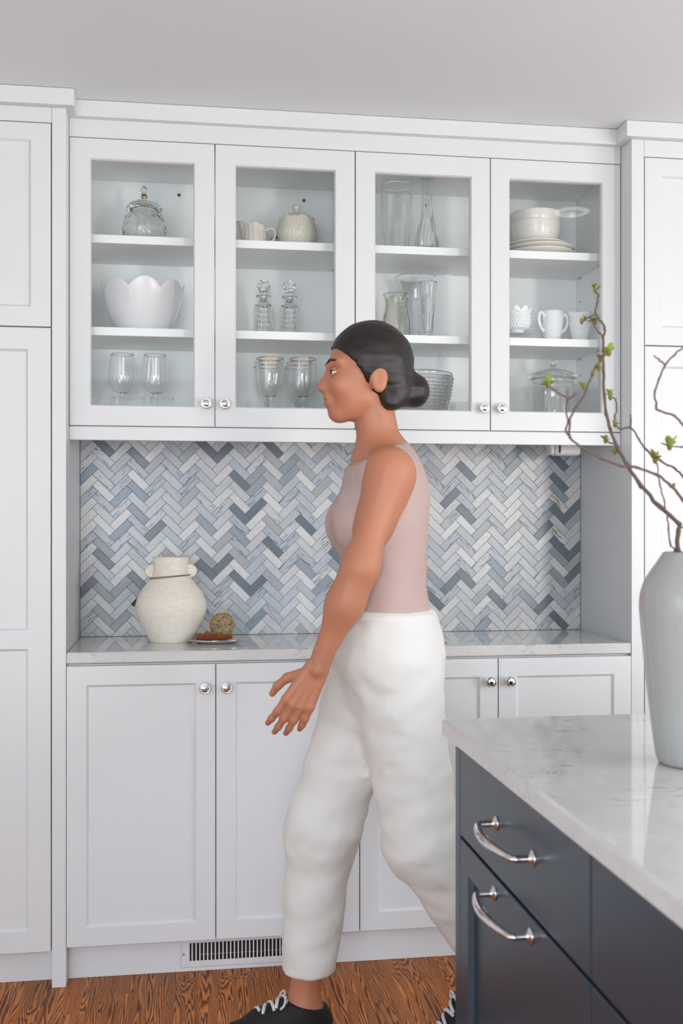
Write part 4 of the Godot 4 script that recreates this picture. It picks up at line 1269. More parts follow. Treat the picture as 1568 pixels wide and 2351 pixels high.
	for i in 3:
		part(o, "dish", lathe(vessel([Vector2(0.035, 0.0), Vector2(0.05, 0.006), Vector2(0.057, 0.024), Vector2(0.058, 0.034)], 0.002, 0.003), 48), M.glass, Vector3(0, i * 0.0215, 0))

# glasses in the second and third row are thinner walled
func thin(o: Node3D) -> void:
	for c in o.get_children():
		if c is MeshInstance3D and str(c.name).begins_with("bowl"): c.material_override = M.glass

func facet_ball(r: float, c: Vector3) -> SurfaceTool:
	var st := flat()
	var rows := 6
	var segs := 10
	for i in rows:
		for j in segs:
			var q := []
			for k in [[i, j], [i, j + 1], [i + 1, j + 1], [i + 1, j]]:
				var a: float = -PI / 2 + PI * k[0] / rows
				var b: float = TAU * (k[1] + 0.5 * (k[0] % 2)) / segs
				q.append(c + Vector3(cos(a) * cos(b), sin(a), cos(a) * sin(b)) * r)
			if i == 0: q = [q[0], q[2], q[3]]
			elif i == rows - 1: q = [q[0], q[1], q[2]]
			if q.size() == 4:
				face(st, [q[0], q[1], q[2]], q[0] + q[1] + q[2] - c * 3.0)
				face(st, [q[0], q[2], q[3]], q[0] + q[2] + q[3] - c * 3.0)
			else:
				face(st, q, q[0] + q[1] + q[2] - c * 3.0)
	return st

func facet_drop(r: float, y0: float, y1: float) -> SurfaceTool:
	var st := flat()
	var prof := [Vector2(0.0, 0.0), Vector2(0.55, 0.02), Vector2(0.95, 0.35), Vector2(0.9, 0.6), Vector2(0.5, 0.88), Vector2(0.0, 1.0)]
	for i in prof.size() - 1:
		for j in 8:
			var q := []
			for k in [[i, j], [i, j + 1], [i + 1, j + 1], [i + 1, j]]:
				var b: float = TAU * k[1] / 8.0
				q.append(Vector3(cos(b) * prof[k[0]].x * r, lerpf(y0, y1, prof[k[0]].y), sin(b) * prof[k[0]].x * r))
			if i == 0: q = [q[0], q[2], q[3]]
			elif i == prof.size() - 2: q = [q[0], q[1], q[2]]
			face(st, q, q[0] + q[1] + q[2] - Vector3(0, (y0 + y1) * 1.5, 0))
	return st

func scallop_bowl(o: Node3D) -> void:
	var st := smooth()
	var lobes := 8.0
	var out_ := curve([Vector2(0.062, 0.0), Vector2(0.072, 0.008), Vector2(0.094, 0.040), Vector2(0.110, 0.085), Vector2(0.1215, 0.130), Vector2(0.1245, 0.153)], 5)
	var prof := vessel(out_, 0.004, 0.006)
	var edge := func(a, y, r):
		var lobe: float = absf(cos(a * lobes / 2.0 + 0.30))
		var drop: float = (1.0 - pow(lobe, 0.75)) * 0.030
		var k: float = drop * smoothstep(0.05, 0.153, y)
		return Vector2(r - k * lerpf(0.34, 0.12, smoothstep(0.06, 0.153, y)), y - k)
	turn(st, prof, 192, Vector3.ZERO, edge)
	part(o, "wall", st, M.white_ceramic)

# ------------------------------------------------------------------ island

func island() -> void:
	var top := flat()
	bx(top, Vector3(0.778, 0.8825, 1.534), Vector3(2.15, CT, 4.2), 0.004)
	tag(part(self, "island_worktop", top, M.quartz), "pale grey veined quartz island worktop carrying the tall vase", "worktop")
	var at := Vector3(1.35, 0, 2.85)
	var c := thing("kitchen_island", "dark slate blue kitchen island with drawers and bow pulls", "island", at)
	var st := flat()
	bx(st, Vector3(0.8165, 0.1, 1.5605), Vector3(2.1, 0.8820, 4.15))
	part(c, "body", st, M.slate, -at)
	part(c, "kick_board", box(Vector3(0.87, 0.0, 1.62), Vector3(2.05, 0.0995, 4.1)), M.slate, -at)
	# the corner post beside the first bank of fronts
	part(c, "corner_post", box(Vector3(0.797, 0.09, 1.5600), Vector3(0.816, 0.8820, 1.5935), 0.001), M.slate, -at)
	# fronts face -x: built in x,y with the front at z = 0, then turned
	var banks := [[1.595, 2.209], [2.213, 3.137], [3.141, 4.065]]
	for b in banks.size():
		var z0: float = banks[b][0]
		var z1: float = banks[b][1]
		var w := z1 - z0
		var dr := flat()
		bx(dr, Vector3(0, 0, -0.019), Vector3(w, 0.160, 0.0), 0.0015)
		var d := part(c, "drawer", dr, M.slate, Vector3(0.797, 0.7195, z0) - at)
		d.rotation.y = -PI / 2
		# island pulls turn with the front: local x runs along the front
		pull(d, w / 2 + 0.004, 0.081)
		var lo := part(c, "pull_out_door", shaker(0, w, 0, 0.6155, 0.019, [[0.050, w - 0.050, 0.055, 0.5650]], 0.011, 0.003, true), M.slate, Vector3(0.797, 0.0980, z0) - at)
		lo.rotation.y = -PI / 2
		pull(lo, w / 2 - 0.006, 0.590)

func pull(front: Node3D, x: float, y: float) -> void:
	var st := smooth()
	var half := 0.0895
	for s in [-1.0, 1.0]:
		var rows := [Vector2(0, 0), Vector2(0.0115, 0.0), Vector2(0.0118, 0.0012), Vector2(0.0112, 0.0026), Vector2(0.0078, 0.0038), Vector2(0.0062, 0.0058), Vector2(0.0055, 0.009), Vector2(0.0052, 0.026)]
		var tmp := smooth()
		turn(tmp, rows, 24)
		tmp.generate_normals()
		st.append_from(tmp.commit(), 0, Transform3D(Basis(Vector3.RIGHT, PI / 2), Vector3(s * half, 0, 0)))
	var path := []
	var rad := []
	path.append(Vector3(-half, 0, 0.016)); rad.append(0.0052)
	path.append(Vector3(-half, 0, 0.024)); rad.append(0.0055)
	for i in 17:
		var t := -1.0 + i / 8.0
		path.append(Vector3(t * half * 0.985, 0, 0.030 + 0.014 * (1.0 - t * t)))
		rad.append(0.0058 + 0.0022 * (1.0 - t * t))
	path.append(Vector3(half, 0, 0.024)); rad.append(0.0055)
	path.append(Vector3(half, 0, 0.016)); rad.append(0.0052)
	var bar := smooth()
	tube(bar, path, rad, 14, true, 0.8)
	bar.generate_normals()
	st.append_from(bar.commit(), 0, Transform3D())
	put(front, "bow_pull", st.commit(), M.chrome, Vector3(x, y, 0)).set_meta("label", "chrome bow pull")

# ------------------------------------------------------------------ vase and branches on the island

func V(x: float, y: float, z: float) -> Vector3:
	return Vector3(x, y, z)

func flowers() -> void:
	var at := Vector3(1.0578, CT + 0.0003, 1.947)
	var v := thing("tall_vase", "tall pale grey brush-lined vase holding budding branches on the island", "vase", at)
	var prof := curve([Vector2(0.044, 0.0), Vector2(0.050, 0.004), Vector2(0.0545, 0.022), Vector2(0.0615, 0.075), Vector2(0.0685, 0.135), Vector2(0.0745, 0.200), Vector2(0.0768, 0.232), Vector2(0.0745, 0.255), Vector2(0.066, 0.276), Vector2(0.052, 0.297), Vector2(0.0425, 0.312)], 7)
	part(v, "body", lathe(vessel(prof, 0.004, 0.01), 80), M.vase)
	var curves := {
		"main": [V(1.042,1.194,1.944), V(1.036,1.228,1.944), V(1.038,1.259,1.941), V(1.040,1.268,1.939), V(1.013,1.295,1.932), V(0.986,1.328,1.925), V(0.969,1.355,1.920), V(0.954,1.383,1.915), V(0.945,1.411,1.910), V(0.940,1.433,1.907), V(0.938,1.463,1.904), V(0.938,1.500,1.901), V(0.939,1.528,1.898), V(0.940,1.550,1.896), V(0.943,1.564,1.893), V(0.939,1.575,1.890), V(0.932,1.587,1.886), V(0.935,1.604,1.884), V(0.938,1.616,1.881), V(0.936,1.624,1.878)],
		"main_a": [V(0.940,1.550,1.896), V(0.935,1.558,1.891), V(0.931,1.567,1.886), V(0.930,1.573,1.882)],
		"main_b": [V(0.932,1.587,1.886), V(0.923,1.583,1.881), V(0.913,1.576,1.875)],
		"main_c": [V(0.951,1.389,1.914), V(0.945,1.390,1.909), V(0.942,1.394,1.905)],
		"main_d": [V(0.956,1.377,1.915), V(0.953,1.377,1.911)],
		"main_e": [V(1.040,1.266,1.939), V(1.052,1.262,1.936), V(1.066,1.264,1.934), V(1.082,1.277,1.933)],
		"low": [V(1.038,1.195,1.969), V(1.037,1.229,1.969), V(1.037,1.256,1.972), V(1.036,1.284,1.976), V(1.028,1.303,1.978), V(1.010,1.323,1.978), V(0.988,1.339,1.978), V(0.957,1.350,1.977), V(0.935,1.352,1.977), V(0.904,1.363,1.976), V(0.880,1.375,1.975), V(0.858,1.393,1.975), V(0.857,1.414,1.978), V(0.862,1.431,1.982), V(0.874,1.450,1.987), V(0.880,1.470,1.992), V(0.889,1.491,1.996), V(0.896,1.502,2.001), V(0.902,1.509,2.005)],
		"low_a": [V(0.858,1.393,1.975), V(0.853,1.403,1.970), V(0.858,1.415,1.967), V(0.857,1.435,1.963), V(0.860,1.448,1.959), V(0.855,1.455,1.954), V(0.843,1.463,1.949), V(0.838,1.469,1.944)],
		"low_b": [V(0.852,1.445,1.981), V(0.860,1.450,1.978), V(0.868,1.455,1.975)],
		"mid": [V(1.064,1.193,1.928), V(1.063,1.228,1.927), V(1.072,1.270,1.922), V(1.071,1.314,1.916), V(1.062,1.340,1.908), V(1.052,1.353,1.900), V(1.034,1.365,1.891), V(1.015,1.382,1.882), V(1.006,1.399,1.874), V(0.996,1.417,1.866), V(0.984,1.416,1.858), V(0.980,1.421,1.851), V(0.979,1.424,1.844)],
		"mid_a": [V(0.996,1.417,1.866), V(0.998,1.428,1.862), V(0.999,1.438,1.858)],
		"mid_b": [V(0.982,1.426,1.845), V(0.981,1.436,1.840), V(0.986,1.450,1.837), V(0.985,1.464,1.833), V(0.980,1.469,1.828)],
		"high": [V(1.055,1.194,1.957), V(1.055,1.228,1.957), V(1.067,1.288,1.963), V(1.061,1.348,1.967), V(1.049,1.391,1.970), V(1.031,1.412,1.972), V(1.016,1.426,1.974), V(0.991,1.433,1.975), V(0.986,1.439,1.979), V(0.983,1.460,1.983), V(0.987,1.476,1.988), V(0.993,1.497,1.994), V(1.004,1.510,2.000), V(1.014,1.520,2.006), V(1.027,1.534,2.013)],
		"high_a": [V(0.993,1.497,1.994), V(0.985,1.504,1.989), V(0.979,1.510,1.984)],
		"high_b": [V(1.049,1.387,1.970), V(1.034,1.381,1.964), V(1.020,1.383,1.957)],
		"thin": [V(1.040,1.194,1.949), V(1.030,1.228,1.948), V(1.023,1.239,1.947), V(1.020,1.261,1.948), V(1.018,1.279,1.948), V(1.014,1.295,1.948), V(1.013,1.302,1.948), V(1.006,1.327,1.948), V(1.002,1.356,1.948), V(0.999,1.363,1.948)],
	}
	var buds := {
		"main": [[V(0.935,1.625,1.878), 1.0], [V(0.934,1.578,1.878), 1.3], [V(0.914,1.577,1.875), 0.7], [V(0.919,1.582,1.876), 0.6], [V(0.944,1.395,1.895), 1.0], [V(0.956,1.377,1.901), 0.8], [V(0.988,1.324,1.921), 0.45]],
		"low": [[V(0.904,1.510,2.005), 1.4], [V(0.895,1.501,1.998), 0.9], [V(0.892,1.488,1.998), 0.7], [V(0.885,1.481,1.995), 0.6], [V(0.873,1.464,1.990), 0.9], [V(0.828,1.468,1.968), 1.3], [V(1.017,1.325,1.971), 0.4]],
		"mid": [[V(0.980,1.424,1.844), 0.9], [V(0.973,1.467,1.843), 1.2]],
		"high": [[V(1.002,1.380,1.989), 1.5]],
		"thin": [[V(0.999,1.363,1.948), 1.5]],
	}
	var labels := {
		"main": "thickest budding branch, rising from the vase to a tip in front of the milk glass",
		"low": "long arching branch that dips in front of the end panel and the lidded jar",
		"mid": "thin dark branch that bends beside the power box up to a small bud",
		"high": "upright kinked branch with an opened leaf bud in front of the tall cabinet",
		"thin": "thin short twig with an open leaf cluster low beside the main branch"}
	var thick := {"main": [0.0036, 0.0013], "low": [0.0026, 0.0012], "mid": [0.0021, 0.0011], "high": [0.0021, 0.0011], "thin": [0.0014, 0.0009]}
	rng.seed = 33
	for n in labels:
		var br := thing("budding_branch", labels[n], "branch", curves[n][0], "budding branches in the tall vase")
		var r0: float = thick[n][0]
		var r1: float = thick[n][1]
		for k in curves:
			if k != n and not k.begins_with(n + "_"): continue
			var pts := spline(curves[k], 4)
			var rad := []
			for i in pts.size():
				var t := float(i) / (pts.size() - 1)
				var knot := 1.0 + (0.28 if i % 4 == 0 else 0.0) + rng.randf_range(-0.05, 0.08)
				rad.append((lerpf(r0, r1, pow(t, 0.75)) if k == n else lerpf(0.0014, 0.0009, t)) * knot)
				pts[i] += Vector3(rng.randfn(), rng.randfn(), rng.randfn()) * 0.0005 - curves[n][0]
			var st := smooth()
			tube(st, pts, rad, 7)
			part(br, "stem" if k == n else "twig", st, M.bark)
		for b in buds[n]:
			bud(br, b[0] - curves[n][0], b[1])

func bud(br: Node3D, at: Vector3, size: float) -> void:
	var o := Node3D.new()
	o.name = numbered(br, "bud")
	br.add_child(o, true)
	o.position = at
	var n := int(round(3 + size * 3))
	var core := smooth()
	ball(core, Vector3.ZERO, Vector3(0.0035, 0.005, 0.0035) * sqrt(size), 8, 6)
	part(o, "bud_scale", core, M.leaf_old)
	for i in n:
		var a := TAU * i / n + rng.randf_range(-0.4, 0.4)
		var tilt := rng.randf_range(-0.1, 1.1)
		var d := Vector3(cos(a) * cos(tilt), sin(tilt), sin(a) * cos(tilt))
		var len := rng.randf_range(0.0065, 0.0125) * size
		var side := d.cross(Vector3.UP).normalized()
		var up := side.cross(d).normalized()
		var st := smooth()
		var line := [[0.0, 0.12], [0.3, 0.8], [0.6, 1.0], [0.85, 0.6], [1.0, 0.05]]
		for k in line.size() - 1:
			var p: Array = line[k]
			var q: Array = line[k + 1]
			var w := 0.30 * len
			for s in [-1.0, 1.0]:
				var a0: Vector3 = d * len * p[0] + up * len * 0.16 * p[0] * p[0]
				var a1: Vector3 = d * len * q[0] + up * len * 0.16 * q[0] * q[0]
				var b0: Vector3 = a0 + side * s * w * p[1] + up * w * 0.45 * p[1]
				var b1: Vector3 = a1 + side * s * w * q[1] + up * w * 0.45 * q[1]
				face(st, [a0, a1, b1, b0], up)
				var th := up * -0.0005
				face(st, [a0 + th, a1 + th, b1 + th, b0 + th], -up)
		part(o, "leaf", st, M.leaf if rng.randf() < 0.72 else M.leaf_old)

# ------------------------------------------------------------------ distance fields, meshed with surface nets

class Field:
	var a := PackedVector3Array()
	var b := PackedVector3Array()
	var ra := PackedFloat32Array()
	var rb := PackedFloat32Array()
	var kind := PackedInt32Array()   # 0 tapered capsule, 1 ellipsoid, 2 hollow (subtracted ellipsoid), 3 tapered capsule taken off
	var cuts: Array[Plane] = []      # kept on the side below the plane
	var k := 0.02
	var fold: FastNoiseLite
	var fold_high := 0.0
	var fold_scale := Vector3.ONE

	func cap(p: Vector3, q: Vector3, r0: float, r1: float) -> void:
		a.append(p); b.append(q); ra.append(r0); rb.append(r1); kind.append(0)

	func egg(c: Vector3, r: Vector3) -> void:
		a.append(c); b.append(r); ra.append(maxf(r.x, maxf(r.y, r.z))); rb.append(0.0); kind.append(1)

	func hole(c: Vector3, r: Vector3) -> void:
		a.append(c); b.append(r); ra.append(maxf(r.x, maxf(r.y, r.z))); rb.append(0.0); kind.append(2)

	func groove(p: Vector3, q: Vector3, r0: float, r1: float) -> void:
		a.append(p); b.append(q); ra.append(r0); rb.append(r1); kind.append(3)

	func one(i: int, p: Vector3) -> float:
		if kind[i] == 0 or kind[i] == 3:
			var pa := p - a[i]
			var ba := b[i] - a[i]
			var h := clampf(pa.dot(ba) / maxf(ba.length_squared(), 1e-9), 0.0, 1.0)
			return (pa - ba * h).length() - lerpf(ra[i], rb[i], h)
		var q := (p - a[i]) / b[i]
		var k0 := q.length()
		var k1 := (q / b[i]).length()
		return k0 * (k0 - 1.0) / k1 if k1 > 1e-6 else -minf(b[i].x, minf(b[i].y, b[i].z))

	func at(p: Vector3, list: PackedInt32Array) -> float:
		var d := 1e3
		var sub := 1e3
		for i in list:
			var e := one(i, p)
			if kind[i] >= 2:
				sub = minf(sub, e)
				continue
			var h := maxf(k - absf(d - e), 0.0) / k
			d = minf(d, e) - h * h * k * 0.25
		if sub < 1e2:
			var kk := k * 0.4
			var h := maxf(kk - absf(d + sub), 0.0) / kk
			d = maxf(d, -sub) + h * h * kk * 0.25
		if fold and d < 0.05:
			d += fold.get_noise_3dv(p * fold_scale) * fold_high
		for c in cuts:
			d = maxf(d, c.distance_to(p))
		return d

class Net:
	var v := PackedVector3Array()
	var n := PackedVector3Array()
	var ix := PackedInt32Array()

	func add(f: Field, h: float, off: Vector3) -> void:
		var lo := Vector3(1e3, 1e3, 1e3)
		var hi := -lo
		for i in f.a.size():
			if f.kind[i] >= 2: continue
			if f.kind[i] == 0:
				var r := maxf(f.ra[i], f.rb[i])
				for p in [f.a[i], f.b[i]]:
					lo = lo.min(p - Vector3(r, r, r)); hi = hi.max(p + Vector3(r, r, r))
			else:
				lo = lo.min(f.a[i] - f.b[i]); hi = hi.max(f.a[i] + f.b[i])
		var pad := h * 2.0 + f.fold_high
		lo -= Vector3(pad, pad, pad); hi += Vector3(pad, pad, pad)
		const B := 5
		var nb := ((hi - lo) / (h * B)).ceil()
		var reach := h * B * 0.9
		var cells := {}
		var edges := []
		var first := v.size()
		for bx_ in int(nb.x):
			for by in int(nb.y):
				for bz in int(nb.z):
					var o := lo + Vector3(bx_, by, bz) * (h * B)
					var c := o + Vector3.ONE * (h * B * 0.5)
					var ds := PackedFloat32Array()
					var best := 1e3
					for i in f.a.size():
						var e := f.one(i, c)
						ds.append(e)
						if f.kind[i] < 2: best = minf(best, e)
					if best > reach + f.fold_high + f.k * 0.5 or best < -reach * 2.5 - 0.05: continue
					var list := PackedInt32Array()
					for i in ds.size():
						if f.kind[i] >= 2:
							if ds[i] < reach * 2.5: list.append(i)
						elif ds[i] < best + reach * 2.2 + f.k: list.append(i)
					var mid := f.at(c, list)
					if absf(mid) > reach * 1.6 + f.fold_high: continue
					var g := PackedFloat32Array()
					g.resize((B + 1) * (B + 1) * (B + 1))
					var k := 0
					for x in B + 1:
						for y in B + 1:
							for z in B + 1:
								g[k] = f.at(o + Vector3(x, y, z) * h, list)
								k += 1
					for x in B:
						for y in B:
							for z in B:
								var sum := Vector3.ZERO
								var count := 0
								var base := (x * (B + 1) + y) * (B + 1) + z
								for e in 12:
									var ax := e >> 2
									var u := e & 1
									var w := (e >> 1) & 1
									var p0 := Vector3i(0, u, w) if ax == 0 else (Vector3i(u, 0, w) if ax == 1 else Vector3i(u, w, 0))
									var p1 := p0
									p1[ax] = 1
									var g0 := g[base + (p0.x * (B + 1) + p0.y) * (B + 1) + p0.z]
									var g1 := g[base + (p1.x * (B + 1) + p1.y) * (B + 1) + p1.z]
									if (g0 < 0.0) != (g1 < 0.0):
										var q := Vector3(p0)
										q[ax] = g0 / (g0 - g1)
										sum += q
										count += 1
								var gx := bx_ * B + x
								var gy := by * B + y
								var gz := bz * B + z
								if count > 0:
									cells[(gx * 4096 + gy) * 4096 + gz] = v.size()
									v.append(o + (Vector3(x, y, z) + sum / count) * h - off)
								var d0 := g[base]
								for ax in 3:
									var step := (B + 1) * (B + 1) if ax == 0 else (B + 1 if ax == 1 else 1)
									var d1 := g[base + step]
									if (d0 < 0.0) != (d1 < 0.0):
										edges.append([gx, gy, gz, ax, d0 < 0.0])
		n.resize(v.size())
		for e in edges:
			var q := PackedInt32Array()
			for s in [[0, 0], [1, 0], [1, 1], [0, 1]]:
				var p := Vector3i(e[0], e[1], e[2])
				p[(e[3] + 1) % 3] -= s[0]
				p[(e[3] + 2) % 3] -= s[1]
				var id: int = cells.get((p.x * 4096 + p.y) * 4096 + p.z, -1)
				if id >= 0: q.append(id)
			if q.size() < 4: continue
			# (a0, b0) -> going round axis; solid on the low side looks along +axis
			if not e[4]: q.reverse()
			var nn := (v[q[1]] - v[q[0]]).cross(v[q[2]] - v[q[0]]) + (v[q[2]] - v[q[0]]).cross(v[q[3]] - v[q[0]])
			for i in q: n[i] += nn
			ix.append_array(PackedInt32Array([q[0], q[2], q[1], q[0], q[3], q[2]]))

	func mesh() -> ArrayMesh:
		for i in n.size(): n[i] = n[i].normalized()
		var arr := []
		arr.resize(Mesh.ARRAY_MAX)
		arr[Mesh.ARRAY_VERTEX] = v
		arr[Mesh.ARRAY_NORMAL] = n
		arr[Mesh.ARRAY_INDEX] = ix
		var m := ArrayMesh.new()
		m.add_surface_from_arrays(Mesh.PRIMITIVE_TRIANGLES, arr)
		return m

func woman() -> void:
	var at := Vector3(0.75, 0, 0.88)
	var w := thing("person", "woman with dark tied-back hair walking past in a blush sleeveless top and wide white trousers", "person", at)
	# joints: she walks towards -x, her left side to the camera
	var pelvis := Vector3(0.795, 0.985, 0.900)
	var chest := Vector3(0.792, 1.275, 0.890)
	var neck0 := Vector3(0.788, 1.430, 0.892)
	var skull := Vector3(0.752, 1.640, 0.893)
	var sh_l := Vector3(0.782, 1.385, 1.025)
	var el_l := Vector3(0.706, 1.170, 1.064)
	var wr_l := Vector3(0.613, 0.942, 1.032)
	var sh_r := Vector3(0.800, 1.385, 0.757)
	var el_r := Vector3(0.893, 1.150, 0.720)
	var wr_r := Vector3(0.880, 0.915, 0.735)
	var hip_l := Vector3(0.805, 0.925, 0.965)
	var kn_l := Vector3(0.865, 0.530, 0.985)
	var an_l := Vector3(1.060, 0.205, 0.985)
	var hip_r := Vector3(0.785, 0.925, 0.835)
	var kn_r := Vector3(0.650, 0.525, 0.828)
	var an_r := Vector3(0.607, 0.105, 0.826)
	var f := Field.new()
	f.k = 0.05
	torso(f, pelvis, chest, neck0, 0.0)
	f.cap(neck0, Vector3(0.762, 1.540, 0.893), 0.050, 0.047)
	f.cap(Vector3(0.79, 1.415, 0.892), sh_l - Vector3(0, -0.005, 0.012), 0.050, 0.046)
	f.cap(Vector3(0.79, 1.415, 0.892), sh_r + Vector3(0, 0.005, 0.012), 0.050, 0.046)
	for q in [[sh_l, el_l, wr_l], [sh_r, el_r, wr_r]]:
		f.cap(q[0], q[1], 0.043, 0.034)
		f.cap(q[1], q[1].lerp(q[2], 0.35), 0.033, 0.034)
		f.cap(q[1].lerp(q[2], 0.35), q[2], 0.034, 0.0225)
	for q in [[hip_l, kn_l, an_l], [hip_r, kn_r, an_r]]:
		f.cap(q[0], q[1], 0.080, 0.053)
		f.cap(q[1], q[1].lerp(q[2], 0.3), 0.048, 0.050)
		f.cap(q[1].lerp(q[2], 0.3), q[2], 0.050, 0.036)
	# feet
	f.cap(an_r - Vector3(0, 0.025, 0), Vector3(0.50, 0.038, 0.828), 0.028, 0.022)
	f.cap(Vector3(0.625, 0.045, 0.826), Vector3(0.46, 0.035, 0.830), 0.032, 0.026)
	f.cap(an_l, Vector3(0.985, 0.085, 0.985), 0.030, 0.024)
	f.cap(Vector3(1.085, 0.150, 0.985), Vector3(0.955, 0.050, 0.985), 0.030, 0.026)
	var net := Net.new()
	net.add(f, 0.011, at)
	# head on a finer grid
	var hd := Field.new()
	hd.k = 0.018
	hd.egg(skull + Vector3(0.004, 0.008, 0), Vector3(0.095, 0.092, 0.074))
	hd.egg(Vector3(0.713, 1.588, 0.893), Vector3(0.060, 0.075, 0.060))
	hd.cap(Vector3(0.738, 1.562, 0.852), Vector3(0.686, 1.530, 0.880), 0.016, 0.018)
	hd.cap(Vector3(0.738, 1.562, 0.934), Vector3(0.686, 1.530, 0.906), 0.016, 0.018)
	hd.egg(Vector3(0.678, 1.532, 0.893), Vector3(0.019, 0.017, 0.020))
	hd.cap(Vector3(0.661, 1.630, 0.893), Vector3(0.642, 1.594, 0.893), 0.007, 0.0105)
	for s in [-1.0, 1.0]:
		hd.egg(Vector3(0.651, 1.590, 0.893 + s * 0.011), Vector3(0.009, 0.0075, 0.0075))
		hd.cap(Vector3(0.664, 1.647, 0.893 + s * 0.014), Vector3(0.678, 1.648, 0.893 + s * 0.048), 0.009, 0.008)
		hd.egg(Vector3(0.681, 1.594, 0.893 + s * 0.038), Vector3(0.022, 0.022, 0.020))
		hd.egg(Vector3(0.768, 1.604, 0.893 + s * 0.072), Vector3(0.019, 0.031, 0.010))
		hd.hole(Vector3(0.658, 1.626, 0.893 + s * 0.031), Vector3(0.013, 0.011, 0.016))
		hd.hole(Vector3(0.764, 1.604, 0.893 + s * 0.084), Vector3(0.010, 0.018, 0.0068))
	hd.cap(Vector3(0.656, 1.5655, 0.878), Vector3(0.656, 1.5655, 0.908), 0.0055, 0.0055)
	hd.cap(Vector3(0.658, 1.556, 0.880), Vector3(0.658, 1.556, 0.906), 0.0065, 0.0065)
	hd.groove(Vector3(0.649, 1.5608, 0.874), Vector3(0.649, 1.5608, 0.912), 0.0022, 0.0022)
	hd.cap(Vector3(0.766, 1.560, 0.893), Vector3(0.782, 1.470, 0.892), 0.046, 0.049)
	net.add(hd, 0.0042, at)
	hand(net, wr_l, Vector3(0.5666, 0.857, 1.028), Vector3(-0.46, -0.88, -0.06).normalized(), Vector3(-0.85, 0.50, 0.15).normalized(), Vector3(0.05, 0.1, -1.0), at)
	hand(net, wr_r, Vector3(0.862, 0.828, 0.745), Vector3(-0.18, -0.97, 0.1).normalized(), Vector3(-0.95, 0.18, 0.1).normalized(), Vector3(0.1, 0.0, 1.0), at)
	var body := put(w, "body", net.mesh(), M.skin)
	# face details
	for s in [-1.0, 1.0]:
		var es := smooth()
		ball(es, Vector3(0.6695, 1.6255, 0.893 + s * 0.0295) - at, Vector3(0.0105, 0.0105, 0.0092), 16, 10)
		var eye := part(w, "eye", es, M.eye)
		es = smooth()
		ball(es, Vector3(0.6603, 1.6250, 0.893 + s * 0.0300) - at, Vector3(0.0026, 0.0052, 0.0052), 14, 8)
		part(eye, "iris", es, M.iris)
		# lids: two skin shells that leave an almond open, the upper one edged with lashes
		var c := Vector3(0.6695, 1.6255, 0.893 + s * 0.0295) - at
		for up in [1.0, -1.0]:
			es = smooth()
			var lash := []
			for i in 7:
				for j in 10:
					var q := []
					for k in [[i, j], [i, j + 1], [i + 1, j + 1], [i + 1, j]]:
						var el: float = lerpf(0.24 if up > 0 else 0.42, PI / 2, k[0] / 7.0)
						var az: float = -1.9 + 3.8 * k[1] / 10.0
						var bow := 1.0 - pow(absf(az) / 1.9, 3.0) * (0.9 if k[0] == 0 else 0.0)
						el *= bow if k[0] == 0 else 1.0
						q.append(c + Vector3(-cos(az) * cos(el) * 0.0122, up * sin(el) * 0.0122, sin(az) * cos(el) * 0.0108))
					face(es, q, q[0] + q[2] - c * 2.0)
					if i == 0: lash.append(q[0] + Vector3(-0.0006, 0, 0))
			part(eye, "eyelid", es, M.skin)
			if up > 0:
				es = smooth()
				tube(es, lash, 0.0011, 5)
				part(eye, "lashes", es, M.hair)
		var br := smooth()
		tube(br, spline([Vector3(0.6535, 1.6480, 0.893 + s * 0.014) - at, Vector3(0.657, 1.6535, 0.893 + s * 0.030) - at, Vector3(0.669, 1.651, 0.893 + s * 0.047) - at], 5), 0.0024, 6)
		part(w, "eyebrow", br, M.hair)
	var lp := smooth()
	tube(lp, spline([Vector3(0.6555, 1.5625, 0.873) - at, Vector3(0.6505, 1.5655, 0.886) - at, Vector3(0.6500, 1.5645, 0.893) - at, Vector3(0.6505, 1.5655, 0.900) - at, Vector3(0.6555, 1.5625, 0.913) - at], 4), 0.0034, 8)
	tube(lp, spline([Vector3(0.6565, 1.5595, 0.874) - at, Vector3(0.6512, 1.5565, 0.893) - at, Vector3(0.6565, 1.5595, 0.912) - at], 5), 0.0042, 8)
	part(w, "lips", lp, M.lip)
	# hair: combed back into a low knot
	var hf := Field.new()
	hf.k = 0.02
	hf.egg(skull + Vector3(0.010, 0.014, 0), Vector3(0.103, 0.100, 0.083))
	hf.egg(Vector3(0.812, 1.600, 0.893), Vector3(0.048, 0.055, 0.062))
	hf.egg(Vector3(0.868, 1.588, 0.893), Vector3(0.036, 0.040, 0.040))
	hf.cap(Vector3(0.80, 1.56, 0.85), Vector3(0.845, 1.58, 0.88), 0.025, 0.022)
	hf.cap(Vector3(0.80, 1.56, 0.936), Vector3(0.845, 1.58, 0.906), 0.025, 0.022)
	hf.hole(Vector3(0.672, 1.585, 0.893), Vector3(0.086, 0.098, 0.098))
	hf.fold = noise(71, 1.0, 2)
	hf.fold_scale = Vector3(8, 45, 45)
	hf.fold_high = 0.002
	hf.cuts = [Plane(Vector3(0, -1, 0), -1.530)]
	net = Net.new()
	net.add(hf, 0.0045, at)
	put(w, "hair", net.mesh(), M.hair)
	# sleeveless top, tucked in
	var tf := Field.new()
	tf.k = 0.05
	torso(tf, pelvis, chest, neck0, 0.011)
	tf.cap(Vector3(0.79, 1.412, 0.892), sh_l - Vector3(0, -0.006, 0.030), 0.061, 0.056)
	tf.cap(Vector3(0.79, 1.412, 0.892), sh_r + Vector3(0, 0.006, 0.030), 0.061, 0.056)
	tf.fold = noise(72, 1.0, 3)
	tf.fold_scale = Vector3(9, 7, 9)
	tf.fold_high = 0.006
